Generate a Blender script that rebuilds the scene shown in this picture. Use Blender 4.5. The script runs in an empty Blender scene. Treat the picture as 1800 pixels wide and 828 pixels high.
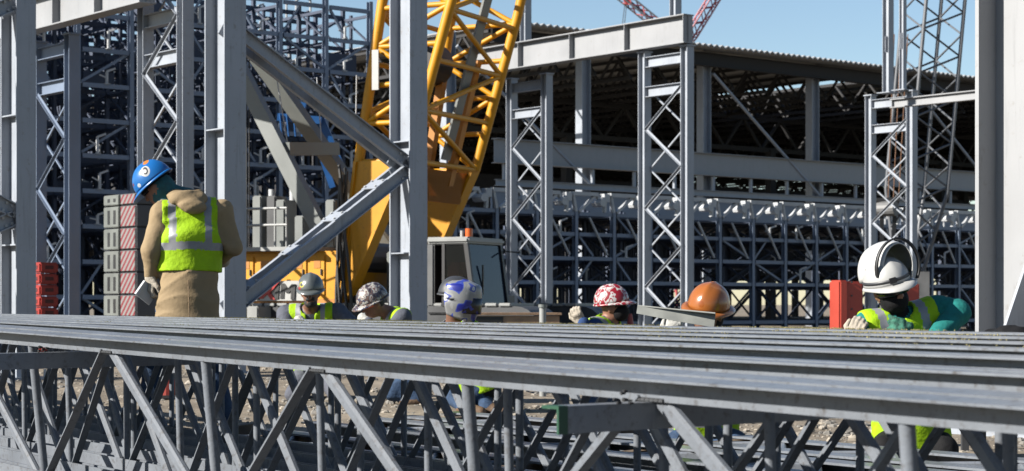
import bpy, math, random
import numpy as np
from mathutils import Vector, Matrix, Euler
random.seed(7); np.random.seed(7)
C = bpy.context.scene.collection
scene = bpy.context.scene
PI = math.pi
# ------------------------------------------------------------------ camera
F = 3327.0; HZ = 535.0; CAMZ = 0.87
cd = bpy.data.cameras.new('camera'); cam = bpy.data.objects.new('camera', cd); C.objects.link(cam)
cd.sensor_width = 36.0; cd.lens = F / 1800.0 * 36.0
cd.shift_y = (HZ - 414.0) / 1800.0
cam.location = (0, 0, CAMZ); cam.rotation_euler = (PI / 2, 0, 0)
cd.clip_start = 0.1; cd.clip_end = 5000
cd.dof.use_dof = True; cd.dof.focus_distance = 11.0; cd.dof.aperture_fstop = 6.3
scene.camera = cam
# ------------------------------------------------------------------ light
SUN_AZ = math.radians(21); SUN_EL = math.radians(29)
S = Vector((-math.cos(SUN_AZ) * math.cos(SUN_EL), -math.sin(SUN_AZ) * math.cos(SUN_EL), math.sin(SUN_EL)))
w = bpy.data.worlds.new('World'); scene.world = w; w.use_nodes = True
nt = w.node_tree; nt.nodes.clear()
sky = nt.nodes.new('ShaderNodeTexSky'); sky.sky_type = 'NISHITA'; sky.sun_disc = False
sky.sun_elevation = SUN_EL; sky.sun_rotation = math.atan2(S.x, S.y) % (2 * PI)
sky.altitude = 150; sky.air_density = 1.0; sky.dust_density = 0.25; sky.ozone_density = 2.2
bg = nt.nodes.new('ShaderNodeBackground'); bg.inputs['Strength'].default_value = 0.051
wo = nt.nodes.new('ShaderNodeOutputWorld')
nt.links.new(sky.outputs[0], bg.inputs[0]); nt.links.new(bg.outputs[0], wo.inputs[0])
sd = bpy.data.lights.new('sun', 'SUN'); sd.energy = 5.0; sd.angle = math.radians(0.5); sd.color = (1.0, 0.95, 0.87)
sun = bpy.data.objects.new('sun', sd); C.objects.link(sun); sun.rotation_euler = S.to_track_quat('Z', 'Y').to_euler()
sun.location = (-30, -20, 40)
scene.view_settings.view_transform = 'Standard'; scene.view_settings.look = 'None'
scene.view_settings.exposure = 1.45; scene.view_settings.gamma = 1.0

def W(px, py, Z):                       # a pixel of the 1800x828 photograph at depth Z -> world point
    return Vector(((px - 900) / F * Z, Z, CAMZ - (py - HZ) / F * Z))
A = Vector((-0.63, 0.777, 0)).normalized()     # the building's two directions
B = Vector((0.777, 0.63, 0)).normalized()
UP = Vector((0, 0, 1))
# ------------------------------------------------------------------ materials
MATS = {}; ALB = 0.415                    # overall reflectance scale that goes with the exposure
def mat(name, col, rough=0.55, metal=0.0, var=0.12, scale=3.0, bump=0.0, bscale=40.0, dirt=None, dirt_amt=0.0, spec=0.5, coat=0.0, streak=0.0, ramp=.12):
    if name in MATS: return MATS[name]
    col = [c * ALB for c in col]; dirt = [c * ALB for c in dirt] if dirt else None
    m = bpy.data.materials.new(name); m.use_nodes = True; n = m.node_tree.nodes; l = m.node_tree.links
    b = n['Principled BSDF']; b.inputs['Roughness'].default_value = rough; b.inputs['Metallic'].default_value = metal
    b.inputs['Specular IOR Level'].default_value = spec; b.inputs['Coat Weight'].default_value = coat
    geo = n.new('ShaderNodeNewGeometry')
    no = n.new('ShaderNodeTexNoise'); no.inputs['Scale'].default_value = scale; no.inputs['Detail'].default_value = 5
    l.new(geo.outputs['Position'], no.inputs['Vector'])
    mx = n.new('ShaderNodeMix'); mx.data_type = 'RGBA'
    c0 = [max(0, c * (1 - var)) for c in col]; c1 = [min(1, c * (1 + var)) for c in col]
    mx.inputs[6].default_value = (*c0, 1); mx.inputs[7].default_value = (*c1, 1)
    rg = n.new('ShaderNodeMapRange'); rg.inputs[1].default_value = 0.3; rg.inputs[2].default_value = 0.7
    l.new(no.outputs[0], rg.inputs[0]); l.new(rg.outputs[0], mx.inputs[0])
    out = mx.outputs[2]
    if dirt:
        n2 = n.new('ShaderNodeTexNoise'); n2.inputs['Scale'].default_value = scale * 6; n2.inputs['Detail'].default_value = 8
        n2.inputs['Roughness'].default_value = 0.7
        l.new(geo.outputs['Position'], n2.inputs['Vector'])
        r2 = n.new('ShaderNodeMapRange'); r2.inputs[1].default_value = 0.62 - dirt_amt * .3; r2.inputs[2].default_value = 0.74
        l.new(n2.outputs[0], r2.inputs[0])
        m2 = n.new('ShaderNodeMix'); m2.data_type = 'RGBA'; m2.inputs[7].default_value = (*dirt, 1)
        l.new(r2.outputs[0], m2.inputs[0]); l.new(out, m2.inputs[6]); out = m2.outputs[2]
    if streak > 0:                                     # run-off streaks and scuffs, stretched along the height
        mp = n.new('ShaderNodeMapping'); mp.inputs['Scale'].default_value = (9, 9, .55); l.new(geo.outputs['Position'], mp.inputs['Vector'])
        n4 = n.new('ShaderNodeTexNoise'); n4.inputs['Scale'].default_value = 2.2; n4.inputs['Detail'].default_value = 7; n4.inputs['Roughness'].default_value = .65
        l.new(mp.outputs[0], n4.inputs['Vector']); r4 = n.new('ShaderNodeMapRange'); r4.inputs[1].default_value = .55; r4.inputs[2].default_value = .72; r4.inputs[4].default_value = streak
        l.new(n4.outputs[0], r4.inputs[0]); m4 = n.new('ShaderNodeMix'); m4.data_type = 'RGBA'; m4.inputs[7].default_value = (*[c * .55 for c in col], 1)
        l.new(r4.outputs[0], m4.inputs[0]); l.new(out, m4.inputs[6]); out = m4.outputs[2]
    l.new(out, b.inputs['Base Color'])
    rr = n.new('ShaderNodeMapRange'); rr.inputs[3].default_value = max(.05, rough - ramp); rr.inputs[4].default_value = min(1, rough + ramp); l.new(no.outputs[0], rr.inputs[0]); l.new(rr.outputs[0], b.inputs['Roughness'])
    if bump > 0:
        n3 = n.new('ShaderNodeTexNoise'); n3.inputs['Scale'].default_value = bscale; n3.inputs['Detail'].default_value = 4
        l.new(geo.outputs['Position'], n3.inputs['Vector'])
        bp = n.new('ShaderNodeBump'); bp.inputs['Strength'].default_value = bump; bp.inputs['Distance'].default_value = 0.02
        l.new(n3.outputs[0], bp.inputs['Height']); l.new(bp.outputs[0], b.inputs['Normal'])
    MATS[name] = m; return m
def pattern_mat(name, cols, scale=18.0, rough=0.35):       # printed blotches (constant ramp on object space noise)
    m = bpy.data.materials.new(name); m.use_nodes = True; n = m.node_tree.nodes; l = m.node_tree.links
    b = n['Principled BSDF']; b.inputs['Roughness'].default_value = rough
    tc = n.new('ShaderNodeTexCoord'); no = n.new('ShaderNodeTexNoise'); no.inputs['Scale'].default_value = scale
    no.inputs['Detail'].default_value = 1.5
    l.new(tc.outputs['Object'], no.inputs['Vector'])
    cr = n.new('ShaderNodeValToRGB'); cr.color_ramp.interpolation = 'CONSTANT'
    e = cr.color_ramp.elements
    while len(e) < len(cols): e.new(0.5)
    for i, (p, c) in enumerate(cols): e[i].position = p; e[i].color = (*[x * ALB for x in c], 1)
    l.new(no.outputs[0], cr.inputs[0]); l.new(cr.outputs[0], b.inputs['Base Color'])
    MATS[name] = m; return m
def spot_mat(name, col, spots, rough=0.3):                  # stickers: (centre, radius xyz, colour) in object space
    m = bpy.data.materials.new(name); m.use_nodes = True; n = m.node_tree.nodes; l = m.node_tree.links
    b = n['Principled BSDF']; b.inputs['Roughness'].default_value = rough
    tc = n.new('ShaderNodeTexCoord'); cur = None
    col = [x * ALB for x in col]
    for ctr, rad, c in spots:
        c = [x * ALB for x in c]
        sb = n.new('ShaderNodeVectorMath'); sb.operation = 'SUBTRACT'; sb.inputs[1].default_value = ctr
        dv = n.new('ShaderNodeVectorMath'); dv.operation = 'DIVIDE'; dv.inputs[1].default_value = rad
        ln = n.new('ShaderNodeVectorMath'); ln.operation = 'LENGTH'
        ls = n.new('ShaderNodeMath'); ls.operation = 'LESS_THAN'; ls.inputs[1].default_value = 1.0
        l.new(tc.outputs['Object'], sb.inputs[0]); l.new(sb.outputs[0], dv.inputs[0]); l.new(dv.outputs[0], ln.inputs[0])
        l.new(ln.outputs['Value'], ls.inputs[0])
        mx = n.new('ShaderNodeMix'); mx.data_type = 'RGBA'; mx.inputs[7].default_value = (*c, 1)
        if cur is None: mx.inputs[6].default_value = (*col, 1)
        else: l.new(cur, mx.inputs[6])
        l.new(ls.outputs[0], mx.inputs[0]); cur = mx.outputs[2]
    l.new(cur, b.inputs['Base Color']); MATS[name] = m; return m
def stripe_mat(name, c0, c1, pitch):
    m = bpy.data.materials.new(name); m.use_nodes = True; n = m.node_tree.nodes; l = m.node_tree.links
    b = n['Principled BSDF']; b.inputs['Roughness'].default_value = 0.5
    tc = n.new('ShaderNodeTexCoord'); sp = n.new('ShaderNodeSeparateXYZ'); l.new(tc.outputs['Object'], sp.inputs[0])
    ad = n.new('ShaderNodeMath'); ad.operation = 'ADD'; l.new(sp.outputs[1], ad.inputs[0]); l.new(sp.outputs[2], ad.inputs[1])
    md = n.new('ShaderNodeMath'); md.operation = 'PINGPONG'; md.inputs[1].default_value = pitch; l.new(ad.outputs[0], md.inputs[0])
    gt = n.new('ShaderNodeMath'); gt.operation = 'GREATER_THAN'; gt.inputs[1].default_value = pitch / 2; l.new(md.outputs[0], gt.inputs[0])
    mx = n.new('ShaderNodeMix'); mx.data_type = 'RGBA'; mx.inputs[6].default_value = (*[x * ALB for x in c0], 1); mx.inputs[7].default_value = (*[x * ALB for x in c1], 1)
    l.new(gt.outputs[0], mx.inputs[0]); l.new(mx.outputs[2], b.inputs['Base Color']); MATS[name] = m; return m
def glass_mat(name, col, rough=0.05):
    m = bpy.data.materials.new(name); m.use_nodes = True; b = m.node_tree.nodes['Principled BSDF']
    b.inputs['Base Color'].default_value = (*col, 1); b.inputs['Roughness'].default_value = rough
    b.inputs['Specular IOR Level'].default_value = 0.28; b.inputs['Coat Weight'].default_value = 0.0
    b.inputs['Alpha'].default_value = 0.82
    MATS[name] = m; return m
STEEL = mat('steel_grey_paint', (.50, .545, .62), .45, .0, .08, 2.2, .05, 60, (.34, .31, .28), .14, streak=.55)
JOIST = mat('joist_grey_primer', (.27, .295, .335), .36, .0, .12, 5.0, .08, 90, (.11, .095, .085), .30, spec=.5, streak=.35)
WEBM = mat('joist_web_primer', (.25, .275, .315), .62, .0, .12, 5.0, .08, 90, (.11, .095, .085), .30, spec=.22, streak=.35)
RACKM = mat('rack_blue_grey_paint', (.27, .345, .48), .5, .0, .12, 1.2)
RACKD = mat('rack_paint_shaded', (.065, .09, .155), .7, .0, .15, 1.2)  # darker copy of the rack paint, inner shade put into the colour
GALV = mat('galvanised_steel', (.72, .74, .76), .45, .0, .12, 4.0)
WHITEST = mat('white_grey_girder_paint', (.46, .47, .49), .5, .0, .06, 1.5, dirt=(.34, .32, .30), dirt_amt=.10, streak=.35)
YEL = mat('crane_yellow_paint', (.98, .44, .003), .50, .0, .07, 2.0, dirt=(.35, .2, .04), dirt_amt=.16, spec=.35, streak=.35)
ORG = mat('crane_orange_paint', (.70, .26, .006), .5, .0, .06, 2.0)
BLACK = mat('black_rubber_paint', (.015, .015, .017), .5, var=.2)
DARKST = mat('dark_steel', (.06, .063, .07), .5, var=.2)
CRGREY = mat('crane_grey_paint', (.25, .27, .26), .45, var=.08)
CRLIGHT = mat('crane_light_grey_paint', (.44, .45, .44), .5, var=.10)
REDM = mat('red_plastic', (.50, .035, .025), .45, var=.15)
ORED = mat('orange_red_plastic', (.60, .075, .045), .5, var=.08)
BLUEM = mat('blue_lift_paint', (.01, .13, .42), .4, var=.1)
WOOD = mat('pale_timber', (.52, .33, .20), .7, var=.18, scale=9, bump=.2, bscale=60)
DUN = mat('dark_timber', (.20, .14, .09), .8, var=.25, scale=9, bump=.3, bscale=60)
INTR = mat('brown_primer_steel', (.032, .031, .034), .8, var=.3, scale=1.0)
DECKM = mat('roof_deck_steel', (.60, .60, .60), .5, var=.1)
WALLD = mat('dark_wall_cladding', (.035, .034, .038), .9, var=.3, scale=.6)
TAN = mat('tan_canvas', (.47, .345, .20), .85, var=.10, scale=5, bump=.14, bscale=45, spec=.2, dirt=(.33, .24, .14), dirt_amt=.08)
LIME = mat('lime_fabric', (.52, .86, .015), .75, var=.08, scale=9, bump=.3, bscale=35, spec=.2, dirt=(.42, .66, .04), dirt_amt=.10)
SILV = mat('reflective_tape', (.42, .43, .46), .45, var=.08, scale=30)
DENIM = mat('blue_denim', (.055, .10, .19), .85, var=.25, scale=25, bump=.3, bscale=40, spec=.2)
GREYCL = mat('grey_shirt_cloth', (.16, .17, .21), .85, var=.15, scale=25, bump=.3, bscale=30, spec=.2)
NAVY = mat('navy_cloth', (.018, .026, .055), .85, var=.2, scale=25, bump=.3, bscale=30, spec=.2)
BLUECL = mat('blue_work_cloth', (.035, .085, .24), .85, var=.15, scale=25, bump=.35, bscale=30, spec=.2)
TEAL = mat('teal_hoodie_cloth', (.022, .27, .245), .85, var=.2, scale=25, bump=.4, bscale=26, spec=.2)
BLKCL = mat('black_cloth', (.012, .012, .014), .85, var=.2, scale=25, bump=.3, bscale=30, spec=.2)
SKIN = mat('skin_medium', (.42, .20, .125), .55, var=.10, scale=30, spec=.4)
SKINB = mat('skin_brown', (.27, .125, .075), .55, var=.10, scale=30, spec=.4)
HAIR = mat('black_hair', (.012, .009, .008), .6, var=.3, scale=60, bump=.6, bscale=150)
GLOVE = mat('pale_leather_glove', (.62, .55, .45), .8, var=.15, scale=40, bump=.4, bscale=50, spec=.2)
GLOVEW = mat('white_leather_glove', (.70, .69, .64), .8, var=.10, scale=40, bump=.4, bscale=50, spec=.2)
BOOT = mat('brown_leather_boot', (.22, .13, .07), .7, var=.2, scale=20, bump=.2)
WHITEP = mat('white_plastic', (.66, .66, .64), .38, var=.03, scale=12)
SCARF = mat('green_patterned_scarf', (.05, .22, .15), .85, var=.6, scale=45, bump=.4, bscale=40)
LENS = glass_mat('dark_goggle_lens', (.01, .01, .012)); LENSO = glass_mat('orange_mirror_lens', (.75, .10, .02))
CLEAR = glass_mat('clear_safety_lens', (.35, .33, .32))
GLASS = glass_mat('cab_glass', (.004, .012, .028)); SGLASS = glass_mat('tinted_side_glass', (.005, .006, .008))
SGLASS.node_tree.nodes['Principled BSDF'].inputs['Alpha'].default_value = .45; SGLASS.node_tree.nodes['Principled BSDF'].inputs['Specular IOR Level'].default_value = .2; SGLASS.node_tree.nodes['Principled BSDF'].inputs['Coat Weight'].default_value = 0
# ------------------------------------------------------------------ mesh helpers
def mesh(name, v, f, m=None, smooth=False):
    me = bpy.data.meshes.new(name); me.from_pydata([tuple(x) for x in v], [], f)
    if m: me.materials.append(m)
    if smooth:
        me.polygons.foreach_set('use_smooth', [True] * len(me.polygons))
    me.update(); return me
PW = {}
def put(name, me, parent=None, M=None):
    o = bpy.data.objects.new(name, me); C.objects.link(o)
    M = M or Matrix.Identity(4)
    if parent is not None:
        o.parent = parent; o.matrix_basis = PW[parent.name].inverted() @ M
    else: o.matrix_basis = M
    PW[o.name] = M.copy(); return o
def tag(o, label=None, cat=None, group=None, kind=None):
    if label: o['label'] = label
    if cat: o['category'] = cat
    if group: o['group'] = group
    if kind: o['kind'] = kind
    return o
def thing(name, loc, label, cat, group=None):
    o = bpy.data.objects.new(name, None); C.objects.link(o); o.empty_display_size = .2
    M = Matrix.Translation(loc); o.matrix_basis = M; PW[o.name] = M
    return tag(o, label, cat, group)
class MB:
    def __init__(s): s.v = []; s.f = []; s.mi = []
    def add(s, v, f, mi=0):
        n = len(s.v); s.v += [tuple(x) for x in v]; s.f += [tuple(i + n for i in q) for q in f]; s.mi += [mi] * len(f)
    def box(s, x0, x1, y0, y1, z0, z1, M=None, mi=0):
        v = [Vector((x, y, z)) for z in (z0, z1) for y in (y0, y1) for x in (x0, x1)]
        if M is not None: v = [M @ p for p in v]
        s.add(v, [(0, 2, 3, 1), (4, 5, 7, 6), (0, 1, 5, 4), (2, 6, 7, 3), (0, 4, 6, 2), (1, 3, 7, 5)], mi)
    def bar(s, p0, p1, w, d=None, up=UP, mi=0):
        d = d or w; M, L = barM(p0, p1, up); s.box(-w / 2, w / 2, -d / 2, d / 2, 0, L, M, mi)
    def tube(s, p0, p1, r, n=8, r2=None, mi=0):
        M, L = barM(p0, p1, UP); r2 = r if r2 is None else r2; v = []
        for k, rr in ((0, r), (L, r2)):
            v += [M @ Vector((rr * math.cos(2 * PI * i / n), rr * math.sin(2 * PI * i / n), k)) for i in range(n)]
        f = [(i, (i + 1) % n, n + (i + 1) % n, n + i) for i in range(n)]
        f += [tuple(range(n - 1, -1, -1)), tuple(range(n, 2 * n))]
        s.add(v, f, mi)
    def prism(s, pts, M, t, mi=0):       # polygon in XY extruded along Z by t
        n = len(pts); v = [M @ Vector((x, y, 0)) for x, y in pts] + [M @ Vector((x, y, t)) for x, y in pts]
        f = [tuple(range(n - 1, -1, -1)), tuple(range(n, 2 * n))] + [(i, (i + 1) % n, n + (i + 1) % n, n + i) for i in range(n)]
        s.add(v, f, mi)
    def mesh(s, name, *ms):
        me = mesh(name, s.v, s.f)
        for m in ms: me.materials.append(m)
        if len(ms) > 1: me.polygons.foreach_set('material_index', s.mi)
        return me
def barM(p0, p1, xd=UP):                # local Z runs p0 -> p1, local X as near to xd as can be
    p0 = Vector(p0); p1 = Vector(p1); z = (p1 - p0); L = z.length; z = z / L
    x = Vector(xd) - z * Vector(xd).dot(z)
    if x.length < 1e-3: x = Vector((1, 0, 0)) - z * z.x
    if x.length < 1e-3: x = Vector((0, 1, 0)) - z * z.y
    x.normalize(); y = z.cross(x)
    M = Matrix((x, y, z)).transposed().to_4x4(); M.translation = p0
    return M, L
PROF = {}
def prof(kind, dims, m):                # a steel section of unit length along Z, shared between alike pieces
    key = (kind, dims, m.name)
    if key in PROF: return PROF[key]
    mb = MB()
    if kind == 'H':                     # web along X, flanges along Y
        w_, d, tf, tw = dims
        for sx in (-1, 1):
            a = sx * d / 2; b_ = a - sx * tf
            mb.box(min(a, b_), max(a, b_), -w_ / 2, w_ / 2, 0, 1)
        mb.box(-d / 2 + tf, d / 2 - tf, -tw / 2, tw / 2, 0, 1)
    elif kind == 'L':
        a, t = dims
        mb.prism([(0, 0), (a, 0), (a, t), (t, t), (t, a), (0, a)], Matrix.Identity(4), 1)
    elif kind == 'U':                   # angle with unequal legs
        a, b_, t = dims
        mb.prism([(0, 0), (a, 0), (a, t), (t, t), (t, b_), (0, b_)], Matrix.Identity(4), 1)
    elif kind == 'C':                   # web along X, flanges to +Y
        d, w_, t = dims
        mb.prism([(-d / 2, 0), (d / 2, 0), (d / 2, w_), (d / 2 - t, w_), (d / 2 - t, t), (-d / 2 + t, t), (-d / 2 + t, w_), (-d / 2, w_)], Matrix.Identity(4), 1)
    elif kind == 'O':                   # flat bar with chamfered edges
        w_, d, c = dims; a, b_ = w_ / 2, d / 2
        mb.prism([(-a + c, -b_), (a - c, -b_), (a, -b_ + c), (a, b_ - c), (a - c, b_), (-a + c, b_), (-a, b_ - c), (-a, -b_ + c)], Matrix.Identity(4), 1)
    elif kind == 'B':
        w_, d = dims; mb.box(-w_ / 2, w_ / 2, -d / 2, d / 2, 0, 1)
    elif kind == 'R':
        r, n = dims; c = [(r * math.cos(2 * PI * i / n), r * math.sin(2 * PI * i / n)) for i in range(n)]
        v = [(x, y, 0) for x, y in c] + [(x, y, 1) for x, y in c]
        f = [(i, (i + 1) % n, n + (i + 1) % n, n + i) for i in range(n)]
        mb.add(v, f); mb.add(v, [tuple(range(n - 1, -1, -1)), tuple(range(n, 2 * n))])
    me = mb.mesh(kind.lower() + '_section', m)
    if kind == 'R':
        me.polygons.foreach_set('use_smooth', [i < dims[1] for i in range(len(me.polygons))])
    PROF[key] = me; return me
def bar(name, sec, p0, p1, xd, parent):
    M, L = barM(p0, p1, xd)
    return put(name, sec, parent, M @ Matrix.Diagonal((1, 1, L, 1)))
def frame(o, x, y=None, z=UP):
    x = Vector(x).normalized(); z = Vector(z).normalized(); y = z.cross(x) if y is None else Vector(y)
    M = Matrix((x, y, z)).transposed().to_4x4(); M.translation = Vector(o); return M
def rbox(sx, sy, sz, m, bev=.0, name='block'):       # a box with chamfered edges, centred
    import bmesh
    bm = bmesh.new(); bmesh.ops.create_cube(bm, size=1.0, matrix=Matrix.Diagonal((sx, sy, sz, 1)))
    if bev > 0: bmesh.ops.bevel(bm, geom=bm.edges[:], offset=bev, segments=2, affect='EDGES')
    me = bpy.data.meshes.new(name); bm.to_mesh(me); bm.free(); me.materials.append(m); return me
def fbox(name, Fm, x, y, z, m, parent, bev=.0):      # a box given by ranges in the frame Fm
    me = rbox(x[1] - x[0], y[1] - y[0], z[1] - z[0], m, bev, name)
    return put(name, me, parent, Fm @ Matrix.Translation(((x[0] + x[1]) / 2, (y[0] + y[1]) / 2, (z[0] + z[1]) / 2)))
# ------------------------------------------------------------------ ground
JL0 = Vector((-2.54, 9.4)); JU = Vector((-.578, .816)); JN = Vector((.816, .578)); JP = Vector((1.14, 4.2))
def zg(x, y):
    d = (Vector((x, y)) - JP).dot(JN)
    pts = [(-3, -.30), (-.3, -.26), (1.9, -.10), (4.0, 0.0), (9e9, 0.0)]
    if d <= pts[0][0]: return pts[0][1]
    for (a, za), (b_, zb) in zip(pts, pts[1:]):
        if d <= b_: return za + (zb - za) * (d - a) / (b_ - a)
def build_ground():
    ys = [-60, -20, -5, 0] + [1 + i * .5 for i in range(60)] + [32 + 4 * i for i in range(10)] + [80, 120, 200, 400, 900, 2500]
    xs = [-2500, -800, -300, -100, -50, -30] + [-20 + .5 * i for i in range(81)] + [30, 50, 100, 300, 800, 2500]
    v = []; f = []
    for y in ys:
        for x in xs:
            n = .015 * math.sin(x * 2.1 + y) * math.sin(y * 1.7 - x * .6) if abs(x) < 25 and 0 < y < 40 else 0
            v.append((x, y, zg(x, y) + n))
    nx = len(xs)
    for j in range(len(ys) - 1):
        for i in range(nx - 1): a = j * nx + i; f.append((a, a + 1, a + 1 + nx, a + nx))
    m = mat('site_dirt', (.40, .335, .255), .95, var=.35, scale=.9, bump=.7, bscale=14, dirt=(.25, .21, .17), dirt_amt=.5, spec=.2)
    o = put('ground', mesh('ground', v, f, m, True)); tag(o, kind='structure')
    # loose stones and rubble
    mb = MB(); rnd = random.Random(3)
    for i in range(9000):
        y = rnd.uniform(5.5, 26) if i % 3 else rnd.uniform(9, 17); x = rnd.uniform(-.30, .30) * y
        r = rnd.choice((.008, .012, .018, .03)) * rnd.uniform(.7, 1.4) * (2.0 if rnd.random() < .03 else 1)
        p = Vector((x, y, zg(x, y))); n = []; a0 = rnd.random() * 6; q = rnd.uniform(.6, 1.0)
        for rr, zz in ((1.0, -.1), (.95, .28), (.5, .55)):
            n += [p + Vector((math.cos(a0 + a) * r * rr * rnd.uniform(.8, 1.2), math.sin(a0 + a) * r * q * rr * rnd.uniform(.8, 1.2), r * zz * rnd.uniform(.7, 1.2))) for a in [2 * PI * k / 6 for k in range(6)]]
        mb.add(n, [(6 * g + k, 6 * g + (k + 1) % 6, 6 * g + 6 + (k + 1) % 6, 6 * g + 6 + k) for g in (0, 1) for k in range(6)] + [tuple(range(12, 18))], rnd.randrange(2))
    o = put('gravel', mb.mesh('gravel', mat('pale_stone', (.50, .44, .36), .9, var=.3, scale=20), mat('grey_stone', (.30, .28, .25), .9, var=.3, scale=20)))
    tag(o, 'loose pale stones and rubble scattered over the dirt', 'gravel', kind='stuff')
build_ground()
# unseen dark sheet added on the camera side to cut ground bounce on joists
rv = []; rf = []
for k in range(25):
    for q in range(7):
        p = JP + JU * (-14 + 2.0 * k) + JN * (-.75 - 1.5 * q); rv.append((p.x, p.y, zg(p.x, p.y) + .012))
for k in range(24):
    for q in range(6): a = k * 7 + q; rf.append((a, a + 7, a + 8, a + 1))
tag(put('dark_bounce_sheet', mesh('dark_bounce_sheet', rv, rf, mat('bounce_sheet_dark', (.075, .073, .07), .9, var=.25, scale=3, bump=.4, bscale=60))), kind='structure')
# ------------------------------------------------------------------ front joists
def rot_about(v, ax, ang): return Matrix.Rotation(ang, 3, ax) @ v
JY_R = [716, 659, 629, 614, 602, 593, 586]; JY_L = [582, 566, 561, 558, 556, 554, 552]
ROLL = [6.0, 2.0, 0.8, 0.3, 0, 0, 0]; PHASE = [1.13, 1.42, .92, 1.27, 1.02, 1.50, .80]
CH = .076; GAP = .034; TH = .007; JD = .80
jl = ['nearest grey open web steel joist, spanning the whole foreground', 'second grey steel joist from the camera, just behind the nearest one',
      'third grey steel joist from the camera in the row of joists', 'fourth grey steel joist from the camera in the middle of the row',
      'third grey steel joist from the far side of the row', 'last but one grey joist, with yellow grit along its chord',
      'farthest grey steel joist, right in front of the crouching workers']
LP = prof('U', (CH, CH, TH), JOIST); LPN = prof('U', (.050, CH, TH), JOIST); LB = prof('L', (.10, .008), JOIST); WR = prof('R', (.021, 14), WEBM); WD = prof('O', (.052, .034, .010), WEBM); WB = prof('L', (.046, .006), WEBM); WR2 = prof('R', (.016, 12), WEBM); WD2 = prof('O', (.042, .030, .008), WEBM); WB2 = prof('L', (.038, .006), WEBM)
for i in range(7):
    d = .3 * i
    Rp = W(1800, JY_R[i], 4.2 + 1.25 * d); Lp = W(0, JY_L[i], 9.4 + 2.8 * d)
    e = (Rp - Lp).normalized(); nf0 = Vector((e.y, -e.x, 0)).normalized()          # towards the camera, to the left
    if nf0.y > 0: nf0 = -nf0
    upv = e.cross(nf0); upv = upv if upv.z > 0 else -upv
    ang = math.radians(ROLL[i]); nf = nf0 * math.cos(ang) - upv * math.sin(ang); up = upv * math.cos(ang) + nf0 * math.sin(ang)
    ctr = Lp - nf * (GAP / 2 + (CH if i == 0 else .050))                    # centre line of the top chord's top
    s0, s1 = -4.5, (Rp - Lp).length + 1.6
    base = ctr + e * ((s0 + s1) / 2) - up * JD
    T = thing('steel_joist', base, jl[i], 'steel joist', 'grey steel joists standing in a row in the foreground')
    P = lambda s, a, h: ctr + e * s + nf * a + up * h
    def angle_(nm, side, top, s0_, s1_, c=LP):
        # corner, leg directions: one leg outwards (nf*side), one leg down/up
        if top: corner = P(0, side * GAP / 2, 0); l1 = nf * side; l2 = -up
        else: corner = P(0, side * GAP / 2, -JD); l1 = nf * side; l2 = up
        z = l1.cross(l2)
        M = Matrix((l1, l2, z)).transposed().to_4x4()
        st = corner + e * (s0_ if z.dot(e) > 0 else s1_); M.translation = st
        return put(nm, c, T, M @ Matrix.Diagonal((1, 1, s1_ - s0_, 1)))
    for side in (1, -1):
        angle_('top_chord', side, True, s0, s1, LP if i == 0 else LPN); angle_('bottom_chord', side, False, s0, s1, LB)
    ph = PHASE[i]; PIT = (1.92, 1.30, 1.44, 1.22, 1.36, 1.26, 1.40)[i]; hp = PIT / 2; k = math.floor((s0 - ph) / PIT) + 1
    while ph + k * PIT < s1 - .3:
        s = ph + k * PIT
        ht = -CH + .012; hb = -JD + .05
        bar('web_diagonal', WD if i == 0 else WD2, P(s + .015, 0, ht), P(s + hp - .06, 0, hb), e, T)
        if s - .9 > s0: bar('web_diagonal', WB if i == 0 else WB2, P(s - .035, -.012, ht), P(s - hp + .04, -.012, hb), nf, T)
        if s + hp < s1: bar('web_vertical', WR if i == 0 else WR2, P(s + hp, 0, ht), P(s + hp, 0, hb), nf, T)
        if i == 0:
            mb = MB()
            for q in range(6):                       # weld beads where the web meets the chord
                a = P(s - .05 + .02 * q, GAP / 2 + TH + .001, -CH + .004); mb.tube(a, a + e * .018, .007, 6)
            put('weld_bead', mb.mesh('weld_bead', DARKST), T)
        # end chunks between the chord angles
        mb = MB(); M_ = Matrix((e, nf, up)).transposed().to_4x4(); M_.translation = P(s, 0, -.05); mb.box(-.06, .07, -GAP / 2 + .001, GAP / 2 - .001, -.035, .03, M_)
        put('filler_block', mb.mesh('filler_block', JOIST), T)
        k += 1
    if i == 0: J0 = (ctr.copy(), e.copy(), nf.copy(), up.copy())
# bridging angles across the joists
BL = prof('L', (.076, .007), JOIST)
def bridging(px, Z, ytop, t0, t1, label, tip=None):
    p = W(px, ytop, Z); n3 = Vector((JN.x, JN.y, .012)).normalized(); sd_ = Vector((JU.x, JU.y, 0)) * -1
    a = p + n3 * t0; b_ = p + n3 * t1
    T = thing('bridging_angle', a, label, 'steel angle', 'bridging angles welded across the joists')
    # vertical leg hangs from the corner, horizontal leg points away
    for nm, off, sec in (('angle_bar', 0, BL),):
        l1 = -UP; l2 = n3.cross(l1)
        M = Matrix((l1, l2, n3)).transposed().to_4x4(); M.translation = a
        put(nm, sec, T, M @ Matrix.Diagonal((1, 1, (b_ - a).length, 1)))
        if tip:
            M2 = M.copy(); M2.translation = a - n3 * .001 - l2 * .0015 - l1 * .0015
            put('painted_tip', prof('L', (.0785, .0095), tip), T, M2 @ Matrix.Diagonal((1, 1, .032, 1)))
    mb = MB()
    for q in range(6):
        c = p + n3 * random.uniform(-.035, .035) + UP * random.uniform(-.004, .035) - Vector((JN.x, JN.y, 0)) * .0 + l2 * random.uniform(-.012, .004); mb.tube(c, c + n3 * .016, random.uniform(.004, .009), 7, .003)
    put('weld_scar', mb.mesh('weld_scar', BLACK), T)
GREENT = mat('green_tip_paint', (.015, .10, .05), .5)
bridging(1090, 5.30, 709, -.215, 2.4, 'dark bridging angle with a green painted end under the nearest joist', GREENT)
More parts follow.
